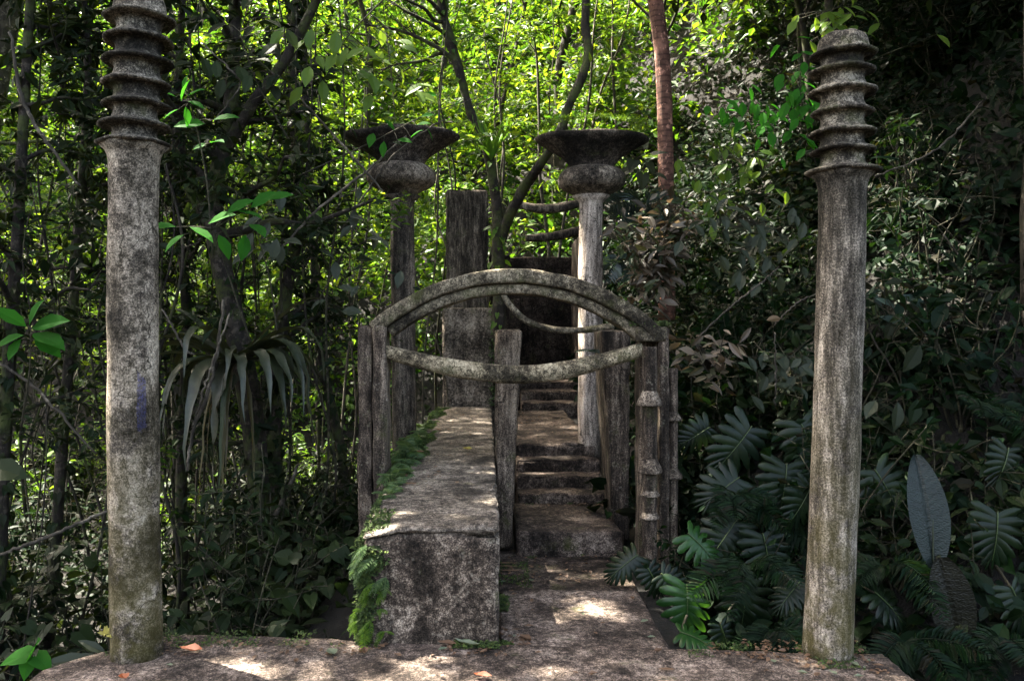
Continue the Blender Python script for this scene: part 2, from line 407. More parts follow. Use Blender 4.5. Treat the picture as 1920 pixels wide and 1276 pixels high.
M['lf_strap'] = leaf_mat('strap_leaf', [(0.0176, 0.0240, 0.0112), (0.0336, 0.0424, 0.0224), (0.0600, 0.0664, 0.0400)], trans=.2, gloss=.36, vein=18)
M['lf_straw'] = leaf_mat('straw_leaf', [(.07, .062, .028), (.09, .08, .036)], trans=.3, gloss=.5)
M['midrib'] = leaf_mat('pale_midrib', [(.035, .06, .018), (.05, .08, .022)], trans=.1, gloss=.4)
M['lf_brom'] = leaf_mat('bright_bromeliad_leaf', [(.05, .13, .02), (.09, .2, .03)], trans=.45, gloss=.4)
M['litter_orange'] = leaf_mat('orange_fallen_leaf', [(.26, .06, .022), (.32, .09, .03)], trans=.2, gloss=.5)
M['litter_brown'] = leaf_mat('brown_fallen_leaf', [(.09, .05, .03), (.15, .09, .055)], trans=.2, gloss=.5)
M['litter_green'] = leaf_mat('greygreen_fallen_leaf', [(.09, .12, .08), (.14, .17, .11)], trans=.2, gloss=.4)
M['litter_yellow'] = leaf_mat('yellow_fallen_leaf', [(.38, .33, .08), (.45, .42, .12)], trans=.3, gloss=.5)

# ------------------------------------------------------------------ setting: ground, terrace, path
mb = MB()
gx = np.concatenate([np.linspace(-70, -10, 25), np.linspace(-9.5, 9.5, 96), np.linspace(10, 70, 25)]); gy = np.concatenate([np.linspace(-60, 1, 20), np.linspace(1.3, 16, 70), np.linspace(16.6, 75, 45)])
GX, GY = np.meshgrid(gx, gy, indexing='ij'); GZ = ground_h(GX, GY)
for (i, j), _ in np.ndenumerate(GX):
    GZ[i, j] += 0.05 * noise.noise(Vector((GX[i, j] * 2.3, GY[i, j] * 2.3, 0))) * (1 if abs(GX[i, j]) > 1.2 else .2)
nx, ny = GX.shape; i, j = np.meshgrid(np.arange(nx - 1), np.arange(ny - 1), indexing='ij')
mb.add(np.stack([GX, GY, GZ], -1), np.stack([i * ny + j, (i + 1) * ny + j, (i + 1) * ny + j + 1, i * ny + j + 1], -1).reshape(-1), np.full((nx - 1) * (ny - 1), 4))
tag(mb.build('ground', M['soil'], smooth=True), kind='structure')


def terrace_warp(P):
    P = P.copy(); t = (P[:, 1] - 1.0) / 3.08
    P[:, 1] += np.clip(t, 0, 1) * (-0.062 * (P[:, 0] + 0.1) * (1 + 0.5 * (P[:, 0] < -0.8) * (P[:, 0] > -1.7)) * (P[:, 1] > 2))
    # the left end rounds away towards the viewer
    k = np.clip((-1.45 - P[:, 0]) / .65, 0, 1); P[:, 1] -= k ** 2 * .42 * np.clip(t, 0, 1)
    return P


mb = MB(); rock_box(mb, (-2.12, 1.0, -.32), (1.98, 4.09, 0), step=.05, bevel=.022, rough=.010, warp=terrace_warp, freq=4, chip=.02)
tag(mb.build('terrace', M['slab'], smooth=True), kind='structure')
mb = MB(); rock_box(mb, (.075, 4.10, -.30), (.955, 5.03, -.032), step=.045, bevel=.02, rough=.009, freq=4, chip=.02,
                    warp=lambda P: P + np.stack([0 * P[:, 0], -0.055 * (P[:, 0] - .1) * (P[:, 1] < 4.6), 0 * P[:, 0]], 1))
tag(mb.build('path', M['slab'], smooth=True), kind='structure')
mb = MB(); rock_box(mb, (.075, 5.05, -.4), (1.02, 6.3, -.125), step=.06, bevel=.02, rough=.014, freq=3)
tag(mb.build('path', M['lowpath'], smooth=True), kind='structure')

# ------------------------------------------------------------------ staircase
st = empty('concrete_staircase', (.65, 6.1, -.1), 'worn concrete steps climbing under the sagging beam towards a dark recess', 'staircase')


def zat(py, d): return EYE - (py - 620) * d / FPX


steps = [(6.10, 7.12, zat(997, 6.1), .235, 1.05, -.4), (7.10, 7.42, zat(925, 7.1), .275, 1.09, -.3), (7.36, 7.68, zat(893, 7.36), .28, 1.09, -.2), (7.62, 7.95, zat(861, 7.62), .285, 1.09, -.1), (7.88, 11.25, zat(832, 7.88), .30, 1.09, 0),
         (11.2, 11.7, zat(755, 11.2), .5, 1.35, .2), (11.6, 12.2, zat(733, 11.6), .5, 1.35, .3), (12.1, 13.3, zat(716, 12.1), .5, 1.4, .4)]
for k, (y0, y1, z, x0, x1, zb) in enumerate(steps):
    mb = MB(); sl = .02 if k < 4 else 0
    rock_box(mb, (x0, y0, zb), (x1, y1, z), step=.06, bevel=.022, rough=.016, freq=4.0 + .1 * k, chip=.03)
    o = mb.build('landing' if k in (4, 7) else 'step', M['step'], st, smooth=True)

# ------------------------------------------------------------------ long low wall beside the path
wl = empty('low_wall', (-.29, 4.1, 0), 'long low concrete wall with a broad flat top and mossy left edge, beside the path', 'wall')


def wall_warp(P):
    P = P.copy(); P[:, 1] -= np.where(P[:, 1] < 5, .05 * (P[:, 0] + .3), 0)
    k = np.clip((4.6 - P[:, 1]) / .5, 0, 1) * np.clip((-.45 - P[:, 0]) / .18, 0, 1); P[:, 2] -= .045 * k * np.clip(P[:, 2] / .5, 0, 1)
    return P


mb = MB(); rock_box(mb, (-.634, 4.08, -1.2), (.062, 10.6, .565), step=.07, bevel=.02, rough=.014, warp=wall_warp, freq=5, chip=.03); mb.build('body', M['wall'], wl, smooth=True)
mb = MB(); rock_box(mb, (-.640, 4.073, .566), (.066, 10.6, .592), step=.045, bevel=.012, rough=.008, warp=wall_warp, freq=7, chip=.025); mb.build('skylit_top', M['walltop_skylit'], wl, smooth=True)  # thin layer added over the body to carry the skylit tone


def block(name, lo, hi, mat, label, cat, warp=None, bevel=.02, rough=.014, step=.07, group=None):
    b = ((lo[0] + hi[0]) / 2, (lo[1] + hi[1]) / 2, lo[2]); mb = MB()
    rock_box(mb, lo, hi, step=step, bevel=bevel, rough=rough, warp=warp, chip=.03)
    return tag(mb.build(name, M[mat], loc=b, smooth=True), label, cat, group)


x0, x1 = (830 - 912) * 10.62 / FPX, (926 - 912) * 10.62 / FPX
block('concrete_block', (x0, 10.62, 0), (x1, 11.3, zat(577, 10.6)), 'block', 'squat square concrete block at the far end of the low wall', 'block')
x0, x1 = (836 - 912) * 12.2 / FPX, (915 - 912) * 12.2 / FPX
block('concrete_slab', (x0, 12.2, 0), (x1, 12.75, zat(356, 12.2)), 'goblet', 'tall dark rectangular concrete slab standing between the two goblet columns', 'slab')
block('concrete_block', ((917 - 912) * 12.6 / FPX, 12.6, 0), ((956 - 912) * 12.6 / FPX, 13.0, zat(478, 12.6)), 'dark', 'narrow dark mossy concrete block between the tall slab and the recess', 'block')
# dark recess at the head of the stairs
rc = empty('concrete_recess', (.85, 13.3, .7), 'dark concrete recess closing the head of the steps', 'wall')
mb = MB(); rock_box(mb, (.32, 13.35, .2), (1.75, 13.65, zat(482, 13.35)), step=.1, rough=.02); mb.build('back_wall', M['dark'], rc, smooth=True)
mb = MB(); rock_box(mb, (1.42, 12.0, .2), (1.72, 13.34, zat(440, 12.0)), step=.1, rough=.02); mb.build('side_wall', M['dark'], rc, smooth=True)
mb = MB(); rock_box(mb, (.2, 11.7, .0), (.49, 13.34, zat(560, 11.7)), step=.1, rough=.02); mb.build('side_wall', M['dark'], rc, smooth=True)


def taper(cx, zlo, zhi, kb):
    def f(P):
        P = P.copy(); t = np.clip((zhi - P[:, 2]) / (zhi - zlo), 0, 1); P[:, 0] = cx + (P[:, 0] - cx) * (1 - kb * t); return P
    return f


# two wedge posts flanking the steps, narrower at the foot
D = 6.2; a, b = (929 - 912) * D / FPX, (979 - 912) * D / FPX
block('wedge_post', (a, D, -.1), (b, D + .55, zat(618, D)), 'post', 'flat concrete post tapering to its foot, left of the steps by the low wall', 'post', taper(a + .02, -.1, 1.6, .45), group='wedge posts flanking the steps')
D = 6.45; a, b = (1127 - 912) * D / FPX, (1182 - 912) * D / FPX
block('wedge_post', (a, D, -.1), (b, D + .5, zat(620, D)), 'post', 'flat concrete post tapering to its foot, right of the steps behind the bamboo post', 'post', taper(b - .02, -.1, 1.6, .5), group='wedge posts flanking the steps')

# ------------------------------------------------------------------ ringed columns
RD = 3.95


def fx(px, d=RD): return (px - 912) * d / FPX


def ringed_column(lab, pts, r, ring_py, ring_r, top_py, mat, seed):
    zs = [zat(p[1], RD) for p in pts]; xs = [fx(p[0]) for p in pts]
    zs[0] = -.01
    o = np.argsort(zs); zs = np.array(zs)[o]; xs = np.array(xs)[o]

    def cen(z): return float(np.interp(z, zs, xs)), RD
    root = empty('ringed_column', (xs[0], RD, 0), lab, 'column', 'ringed columns on the terrace')
    zr = [zat(p, RD) for p in ring_py]
    prof = [(r * 1.04, -.01), (r * 1.03, .06)] + [(r * (1.02 - .04 * t) * (1 + .012 * math.sin(t * 17 + seed)), .06 + (zr[0] - .20) * t) for t in np.linspace(.04, .955, 46)]
    for f, k in ((.10, .99), (.065, 1.04), (.035, 1.14), (.012, ring_r[0] / r - .05)): prof.append((r * k, zr[0] - f))
    mb = MB(); lathe(mb, prof, 56, cen, jit=.035, freq=5, seed=seed); mb.build('shaft', M[mat], root, smooth=True)
    n = len(zr)
    for k in range(n):
        z = zr[k]; R0 = ring_r[k] * (1 + .03 * math.sin(k * 5.1 + seed)); zn = zr[k + 1] if k + 1 < n else zat(top_py, RD); h = zn - z
        R1 = ring_r[k + 1] if k + 1 < n else r
        last = k == n - 1
        R0 *= 1.03; p = [(r * .9, z - .014), (R0 - .012, z - .013), (R0 - .004, z - .009), (R0 + .001, z - .004), (R0 + .001, z - .001), (R0 - .010, z + .006), (R0 - (R0 - r * .95) * .62, z + h * .12), (r * .95, z + h * .30), (r * .89, z + h * .5)]
        if not last: p += [(r * .88, z + h * .66), (r * .93, z + h * .79), (r + (R1 - r) * .38, z + h * .9), (R1 * .93, zn - .0125)]
        else: p = p[:7] + [(r * 1.06, z + h * .3), (r * 1.0, z + h * .62), (r * .92, z + h * .82), (r * .78, z + h * .93), (r * .45, z + h * 1.0), (.002, z + h)]
        mb = MB(); lathe(mb, p, 56, cen, jit=.07, freq=3.6, seed=seed + k * 1.7, wave=.008); mb.build('cap' if last else 'ring', M['ring'], root, smooth=True)
    return root


ringed_column('ringed concrete column with a blue paint streak, rising out of the picture on the left', [(257, 1240), (250, 850), (249.5, 425), (252, 270), (262, 20)], .119,
              [270, 236, 197, 159, 117, 78, 35], [.17, .166, .163, .160, .163, .158, .164], -14, 'col_l', 1.3)
ringed_column('ringed concrete column leaning right, its domed top within the picture, on the right', [(1551, 1230), (1567, 850), (1579, 425), (1579, 250), (1579, 60)], .1125,
              [320.5, 283, 250, 211, 173.5, 134.6, 103], [.164, .148, .157, .146, .153, .147, .150], 64, 'col_r', 7.7)

# ------------------------------------------------------------------ goblet columns
def goblet(lab, cx, D, prof_px, mat_shaft, tilt, seed, zb):
    X = (cx - 912) * D / FPX
    root = empty('goblet_column', (X, D, zb), lab, 'column', 'goblet columns behind the arch')
    s = D / FPX
    P = [(w / 2 * s, zat(y, D)) for (w, y) in prof_px]
    cen = lambda z: (X + tilt * (z - 2.8), D)
    def part(name, pr, mat, jit, wave=0, ysc=1.0):
        mb = MB(); lathe(mb, pr, 64, cen, jit=jit, freq=4, seed=seed, wave=wave, ysc=ysc); mb.build(name, M[mat], root, smooth=True)
    zn = zat(382, D)
    part('shaft', [(.125, zb)] + [(.120 + .004 * math.sin(z * 9), z) for z in np.linspace(zb + .1, zn - .1, 24)] + [(.118, zn), (.135, zn + .035), (.19, zn + .075)], mat_shaft, .05)
    part('collar', [(.12, zn + .05)] + P[:8], 'gcollar', .05)
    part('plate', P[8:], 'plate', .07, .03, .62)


prof = [(62, 366), (84, 361), (108, 355), (124, 347), (128, 337), (122, 328), (104, 320), (86, 316),
        (80, 316), (82, 312), (88, 306), (102, 299), (122, 292), (148, 284), (178, 275), (202, 269), (213, 265), (215, 261), (210, 258), (150, 257), (60, 258), (2, 258)]
goblet('goblet column left of the path, broad dark plate on a mottled shaft in front of green forest', 754, 8.0, [(w * 1.03, y - 6) for w, y in prof], 'goblet', -.01, 2.2, -.3)
goblet('goblet column right of the path, broad dark plate on a pale pinkish shaft beside the reddish trunk', 1108, 8.0, prof, 'gshaft_sunlit', .005, 5.1, .3)

# ------------------------------------------------------------------ eye-shaped arch frame
AD = 5.7; sA = AD / FPX
af = empty('arch_frame', (.19, AD, -.1), 'eye shaped concrete frame, arched top over a sagging beam, spanning wall and steps', 'arch')
acx, acz = (962 - 912) * sA, zat(911, AD)


def arc_band(name, r0, r1, y0, y1, a0, a1, mat, rough):
    mb = MB()
    def wp(P):
        a = P[:, 0]; r = P[:, 2]
        return np.stack([acx + r * np.sin(a), P[:, 1], acz + r * np.cos(a)], 1)
    n = 70; aa = np.linspace(a0, a1, n)
    ring = []
    for k, a in enumerate(aa):
        sec = []
        b = .012
        for (rr, yy) in ((r0 + b, y0), (r1 - b, y0), (r1, y0 + b), (r1, (y0 + y1) / 2), (r1, y1 - b), (r1 - b, y1), (r0 + b, y1), (r0, y1 - b), (r0, y0 + b)):
            q = Vector((a * 1.5 * 6, yy * 6, rr * 6)); d = noise.fractal(q, .9, 2, 3) * rough
            sec.append((acx + (rr + d) * math.sin(a), yy + d, acz + (rr + d) * math.cos(a)))
        ring.append(sec)
    V = np.array(ring); m = V.shape[1]; i, j = np.meshgrid(np.arange(n - 1), np.arange(m), indexing='ij'); j2 = (j + 1) % m
    q = np.stack([i * m + j, (i + 1) * m + j, (i + 1) * m + j2, i * m + j2], -1).reshape(-1)
    q = np.concatenate([q, np.arange(m), ((n - 1) * m + np.arange(m))[::-1]])
    mb.add(V.reshape(-1, 3), q, np.concatenate([np.full((n - 1) * m, 4), [m, m]]))
    return mb.build(name, M[mat], af, smooth=True)


R1 = 407 * sA
aL = math.atan2((692 - 962) * sA, math.sqrt(R1 ** 2 - (270 * sA) ** 2)); aR = math.atan2((1243 - 962) * sA, math.sqrt(R1 ** 2 - (281 * sA) ** 2))
arc_band('arch', R1 - .098, R1, AD - .02, AD + .24, aL, aR, 'arch', .007)
arc_band('inner_rib', R1 - .178, R1 - .103, AD + .02, AD + .20, aL + .045, aR - .045, 'arch', .006)
bm_ = smooth_path([W(722, 658, AD + .05), W(790, 676, AD + .05), W(880, 694, AD + .05), (W(965, 702, AD + .05)), W(1050, 695, AD + .05), W(1130, 677, AD + .05), W(1205, 655, AD + .05)], 44)
mb = MB(); tube(mb, bm_, [.045, .058, .066, .064, .066, .058, .05], 20, rough=.05); mb.build('sagging_beam', M['beam'], af, smooth=True)


def apost(name, p0, p1, D, d2, ytop, zb, mat='post'):
    mb = MB(); rock_box(mb, ((p0 - 912) * D / FPX, D, zb), ((p1 - 912) * D / FPX, D + d2, zat(ytop, D)), step=.06, bevel=.015, rough=.012, chip=.02); return mb.build(name, M[mat], af, smooth=True)


apost('post', 670, 698, 5.71, .28, 610, -1.1); apost('post', 697.5, 724, 5.68, .26, 606, -1.1)
apost('post', 1236, 1256, 5.70, .22, 614, -.3)
apost('post', 1200, 1228, 5.86, .2, 640, -.3)
apost('post_head', 1193, 1252, 5.68, .25, 612, zat(640, 5.7), 'arch')


def bamboo(px, D, r, ytop, ybot, collars):
    X = (px - 912) * D / FPX; zt, z0 = zat(ytop, D), zat(ybot, D); mb = MB()
    prof = [(r, z0)] + [(r * (1 + .03 * math.sin(z * 30)), z) for z in np.linspace(z0 + .02, zt - .02, 30)] + [(r * .98, zt)]
    lathe(mb, prof, 24, lambda z: (X, D), jit=.05); p = mb.build('bamboo_post', M['post'], af, smooth=True)
    for (y, h, k) in collars:
        zc = zat(y, D); mb = MB()
        lathe(mb, [(r * 1.01, zc - .012), (r * k, zc - .01), (r * (k + .05), zc), (r * (k - .12), zc + h * .3), (r * (1 + (k - 1) * .45), zc + h * .6), (r * 1.03, zc + h), (r * 1.0, zc + h * 1.1)], 24, lambda z: (X, D), jit=.08, seed=y)
        mb.build('collar', M['collar'], p, smooth=True)


bamboo(1218, 5.58, .052, 650, 1062, [(757, .085, 1.72), (882, .085, 1.7), (926, .03, 1.3), (968, .03, 1.28)])
bamboo(1262, 5.80, .034, 690, 1045, [(785, .05, 1.8), (893, .06, 2.0)])

# curved rails and log beams behind
def rail(name, pts, rad, mat, label, n=40):
    P = smooth_path([W(*p) for p in pts], n); mb = MB(); tube(mb, P, rad, 14, rough=.06)
    return tag(mb.build(name, M[mat], loc=P[0], smooth=True), label, 'beam')


rail('curved_rail', [(944, 553, 7.3), (956, 572, 7.25), (985, 600, 7.2), (1030, 616, 7.15), (1085, 619, 7.1), (1128, 614, 7.0), (1150, 611, 6.95)], [.026, .030, .03, .03, .028, .03, .03], 'arch', 'thin curved concrete rail dipping below the arch, ending by the right post')
rail('log_beam', [(972, 384, 11.0), (1010, 391, 11.0), (1050, 389, 11.0), (1092, 380, 11.0), (1120, 376, 11)], [.05, .065, .065, .06, .06], 'goblet', 'upper of two short log shaped beams left of the pale goblet shaft')
rail('log_beam', [(985, 447, 11.0), (1030, 444, 11.0), (1060, 439, 11.0), (1095, 431, 11.0), (1120, 430, 11)], [.05, .06, .065, .062, .06], 'goblet', 'lower of two short log shaped beams left of the pale goblet shaft')

# ================================================================== VEGETATION
def blade_strip(mb, pts, widths, up=(0, 0, 1), fold=.15, mat=0):
    """a strap leaf: three-vertex cross-sections along pts"""
    P = np.asarray(pts, float); n = len(P); T = norm(np.gradient(P, axis=0)); w = np.interp(np.linspace(0, 1, n), np.linspace(0, 1, len(widths)), widths)
    X = norm(np.cross(T, np.asarray(up, float) + 1e-4)); Z = np.cross(X, T)
    V = np.stack([P - X * w[:, None] / 2 + Z * w[:, None] * fold, P, P + X * w[:, None] / 2 + Z * w[:, None] * fold], 1)
    i = np.arange(n - 1); q = []
    for k in (0, 1): q.append(np.stack([i * 3 + k, i * 3 + k + 1, (i + 1) * 3 + k + 1, (i + 1) * 3 + k], -1))
    mb.add(V.reshape(-1, 3), np.concatenate(q).reshape(-1), np.full(2 * (n - 1), 4), mat)


def wiggle(p0, p1, n, amp, bow=0.0):
    p0 = np.asarray(p0, float); p1 = np.asarray(p1, float); t = np.linspace(0, 1, n)[:, None]
    L = np.linalg.norm(p1 - p0); w = np.cumsum(rng.normal(0, 1, (n, 3)), 0); w -= w[0] + (w[-1] - w[0]) * t
    P = p0 + (p1 - p0) * t + w * amp * L / n ** .5
    P += np.array([rng.normal(), rng.normal(), 0]) * bow * L * (4 * t * (1 - t))
    return smooth_path(P, n * 3)


def twig_leaves(lm, tw, n, L, spread, tmpl=T_DIA, mat=0, droop=.35, w=.42, filt=True, bias=(0, -.25, 1.)):
    """leaves along a set of polylines"""
    idx = rng.integers(0, len(tw), n); t = rng.uniform(.15, 1, n)
    P = np.array([tw[a][min(len(tw[a]) - 1, int(b * len(tw[a])))] for a, b in zip(idx, t)]) + rng.normal(0, spread, (n, 3))
    if filt:
        P = P[sunfilter(P)]
    n = len(P); ls = L * rng.uniform(.6, 1.25, n)
    leaves(lm, P, rdir(n, droop), rnorm(n, bias), ls, ls * w * rng.uniform(.8, 1.2, n), tmpl, mat)


def pinnate(lm, tw, per, L, w=.42, tmpl=T_DIA, mat=0, droop=.25, filt=True, bias=(0, -.25, 1.)):
    """leaves in two rows along each twig"""
    Ps, Ds, Ns, Ls = [], [], [], []
    for Q in tw:
        m = max(3, int(per * rng.uniform(.7, 1.3))); t = np.sort(rng.uniform(.08, 1, m)); t[-1] = 1; k = np.linspace(0, 1, len(Q))
        P = np.stack([np.interp(t, k, Q[:, c]) for c in range(3)], 1); T = norm(np.gradient(Q, axis=0)); T = norm(np.stack([np.interp(t, k, T[:, c]) for c in range(3)], 1) + 1e-6)
        Nv = norm(np.asarray(bias) + rng.normal(0, .35, 3)); X = norm(np.cross(T, Nv)); s = np.where(np.arange(m) % 2, 1, -1)[:, None]
        Ps.append(P); Ds.append(s * X * rng.uniform(.6, 1.1, (m, 1)) + T * .6 - np.array([0, 0, droop]) + rng.normal(0, .18, (m, 3))); Ns.append(Nv + rng.normal(0, .28, (m, 3))); Ls.append(L * rng.uniform(.65, 1.2, m) * (.62 + .38 * np.sin(np.pi * t ** .8)))
    P, D, N, l = np.concatenate(Ps), np.concatenate(Ds), np.concatenate(Ns), np.concatenate(Ls)
    if filt:
        k = sunfilter(P); P, D, N, l = P[k], D[k], N[k], l[k]
    leaves(lm, P, D, N, l, l * w * rng.uniform(.85, 1.15, len(l)), tmpl, mat)


def tree(name, label, cat, pts, rad, bark_m, leaf_m, nb=8, blen=1.4, t0=.45, nl=400, L=.16, spread=.12, group=None, tmpl=T_DIA, limbs=(), sides=10, up=.35, droop=.35, btw=3, rough=.06, crown_name='crown', amp=.04, wl=.42, ivy=0):
    pts = [np.asarray(p, float) for p in pts]
    root = empty(name, pts[0], label, cat, group)
    P = smooth_path(pts, max(14, 7 * len(pts))); mb = MB(); tube(mb, P, rad, sides, rough=rough)
    r_at = lambda t: np.interp(t, np.linspace(0, 1, len(np.atleast_1d(rad))), np.atleast_1d(rad))
    tw = []
    for k in range(nb):
        t = t0 + (1 - t0) * (k + rng.uniform(.1, .9)) / nb; p = P[min(len(P) - 1, int(t * len(P)))]
        a = rng.uniform(0, 2 * np.pi); d = np.array([math.cos(a), math.sin(a), up + rng.normal(0, .25)]); d /= np.linalg.norm(d)
        ln = blen * rng.uniform(.6, 1.25) * (1.15 - .5 * (t - t0) / (1 - t0 + 1e-6))
        B = wiggle(p, p + d * ln, 6, .10, .06); r = min(r_at(t) * .55, .05); tube(mb, B, [r, r * .25], 6, caps=False); tw.append(B[4:])
        for _ in range(btw):
            q = B[rng.integers(5, len(B))]; dd = norm(d + rng.normal(0, .65, 3)); Tw = wiggle(q, q + dd * ln * rng.uniform(.25, .6), 4, .1); tube(mb, Tw, [max(r * .3, .003), .002], 4, caps=False); tw.append(Tw)
    mb.build('trunk', bark_m, root, smooth=True)
    for lp, lr in limbs:
        Q = smooth_path(lp, 8 * len(lp)); m2 = MB(); tube(m2, Q, lr, sides, rough=rough); m2.build('limb', bark_m, root, smooth=True); tw.append(Q[len(Q) // 2:])
    if nl and tw:
        lm = MB(); pinnate(lm, tw, nl * .65 / len(tw), L, wl, tmpl, droop=droop * .8); twig_leaves(lm, tw, int(nl * .35), L, spread, tmpl, droop=droop, w=wl)
        if ivy:
            i = rng.integers(0, len(P), ivy); rd = norm(rng.normal(0, 1, (ivy, 3)) * np.array([1, 1, .15])); rr_ = np.array([r_at(k / len(P)) for k in i]); Q = P[i] + rd * (rr_ * 1.05 + rng.uniform(0, .05, ivy))[:, None]; ls = rng.uniform(.05, .11, ivy)
            leaves(lm, Q, rd * .6 + np.array([0, 0, -.8]) + rng.normal(0, .3, (ivy, 3)), rd + np.array([0, -.2, .5]), ls, ls * .7, T_HEART)
        if lm.V: lm.build(crown_name, leaf_m, root)
    return root


# ------------------------------------------------------------------ far forest on the rising ground (one mass)
def clump_cloud(mb, C, Rr, per, L, lift=(0, -.3, 1.0), flat=.75, w=.5, tmpl=T_DIA, droop=.3):
    n = len(C) * per; c = np.repeat(C, per, 0); r = np.repeat(Rr, per)
    d = norm(rng.normal(0, 1, (n, 3))); rad = r * rng.uniform(.45, 1.0, n) ** .6
    P = c + d * rad[:, None] * np.array([1, 1, flat]); ls = L * rng.uniform(.6, 1.35, n)
    N = norm(d * .6 + np.asarray(lift) + rng.normal(0, .5, (n, 3)))
    leaves(mb, P, rdir(n, droop), N, ls, ls * w * rng.uniform(.75, 1.2, n), tmpl)


mb = MB()
for (ya, yb, nc, per, L, rr, hmax) in ((15.5, 21, 330, 150, .20, (.5, 1.2), 3.2), (21, 28, 420, 150, .26, (.7, 1.6), 3.5), (28, 40, 480, 120, .36, (1.0, 2.2), 3.0)):
    y = rng.uniform(ya, yb, nc); x = rng.uniform(-.70, .74, nc) * y * 1.05; h = hmax * rng.uniform(.05, 1, nc) ** 1.3
    C = np.stack([x, y, ground_h(x, y) + h], 1); clump_cloud(mb, C, rng.uniform(rr[0], rr[1], nc), per, L)
tag(mb.build('forest_foliage', M['lf_far']), 'sunlit yellow green forest foliage filling the rising ground far behind the goblet columns', 'forest', kind='stuff')

# trunks standing in the sunlit forest
FAR = [(945, 25, .13, -5), (1070, 19, .14, 8), (1110, 24, .11, -8), (800, 22, .12, 10), (700, 19, .10, -12), (610, 23, .10, 6), (520, 20, .07, 10), (1010, 28, .09, 0), (1180, 21, .13, -6), (450, 25, .14, 6), (880, 18, .07, 14), (570, 17, .07, -8), (660, 26, .12, 4), (300, 22, .08, 7), (1330, 24, .10, -4), (180, 28, .12, -10)]
WHERE_FAR = {945: 'above the tall slab', 1070: 'behind the pale goblet\'s left rim', 1110: 'directly above the pale goblet plate', 800: 'above the right rim of the mottled goblet', 700: 'above the left rim of the mottled goblet',
             610: 'left of the mottled goblet plate', 520: 'well left of the mottled goblet', 1010: 'midway between the goblet plates', 1180: 'above the right rim of the pale goblet', 450: 'above the drooping bromeliad', 880: 'just left of the tall slab', 570: 'left of the mottled goblet shaft',
             660: 'behind the mottled goblet\'s left rim', 300: 'beside the rings of the left ringed column', 120: 'left of the left ringed column', 1330: 'right of the reddish trunk', 40: 'at the far left edge', 180: 'hidden partly by the left ringed column'}
for px, D, r, lean in FAR:
    x = (px - 912) * D / FPX; g = float(ground_h(x, D)); top = g + rng.uniform(9, 13)
    pts = [(x, D, g - .2)] + [(x + lean * .01 * D * t * .6 + rng.normal(0, .22), D + rng.normal(0, .2), g + (top - g) * t) for t in (.15, .3, .45, .6, .75, 1)]
    tree('forest_tree', 'slender dark trunk in bright forest %s, %s' % (WHERE_FAR[px], 'leaning right' if lean > 3 else 'leaning left' if lean < -3 else 'nearly upright'), 'tree', pts, [r * .8, r * .65, r * .4], M['bark_dark'], M['lf_mid'] if px % 20 else M['lf_far'],
         nb=12, blen=2.4, t0=.22, nl=1500, L=.24, spread=.35, group='trees in the sunlit forest', sides=8)

# ------------------------------------------------------------------ canopy trees whose crowns shade the ruin
CAN = [(-14.5, 17.5, 13), (-11.5, 20, 14.5), (-16.5, 22, 16), (-6.4, 6.0, 11.5), (-10.5, 7.5, 11), (-5.2, 14.2, 12.2), (-2.4, 11.0, 12.5), (-3.2, 7.4, 12.2), (-13.5, 3.5, 10.5), (-8.0, 2.2, 11.5), (-3.6, 3.2, 12.6), (-14.5, 9, 10), (-7.2, 10.4, 12.4), (1.2, 9.6, 12.0), (2.4, 6.2, 11.4), (1.0, 13.2, 13.0), (5.0, 10.5, 12), (4.5, 3.5, 10)]
for k, (cx, cy, h) in enumerate(CAN):
    bx = cx + (-1 if cx < 0 else 1) * rng.uniform(1.5, 3); by = cy + rng.uniform(-1, 1.5)
    if -.62 * by < bx < .70 * by: bx = -.68 * by if cx < 1 else .86 * by
    g = float(ground_h(bx, by)); root = empty('canopy_tree', (bx, by, g), 'tall canopy tree outside the picture whose leafy crown shades the ruin', 'tree', 'canopy trees over the ruin')
    mb = MB(); tp = smooth_path([(bx, by, g - .2), (bx * .95 + cx * .05, by, g + 4), (bx * .6 + cx * .4, (by + cy) / 2, h - 2.5), (cx, cy, h)], 24); tube(mb, tp, [.26, .2, .1], 10, rough=.05)
    tw = []
    for b in range(12):
        a = rng.uniform(0, 2 * np.pi); e = np.array([cx, cy, h]) + np.array([math.cos(a) * rng.uniform(1.5, 3), math.sin(a) * rng.uniform(1.5, 3), rng.uniform(-.4, 1.4)])
        B = wiggle(tp[rng.integers(16, 24)], e, 6, .1); tube(mb, B, [.05, .012], 5, caps=False); tw.append(B)
    mb.build('trunk', M['bark_grey'], root, smooth=True)
    n = 2400; C = np.array([cx, cy, h + .2]); d = norm(rng.normal(0, 1, (n, 3))); P = C + d * (rng.uniform(0, 1, n) ** .45)[:, None] * np.array([3.2, 3.2, 1.3])
    P = P[sunfilter(P)]; n = len(P); ls = .30 * rng.uniform(.7, 1.3, n); lm = MB(); leaves(lm, P, rdir(n, .2), rnorm(n, (-.3, .2, 1), .4), ls, ls * .55, T_DIA); lm.build('crown', M['lf_canopy'], root)

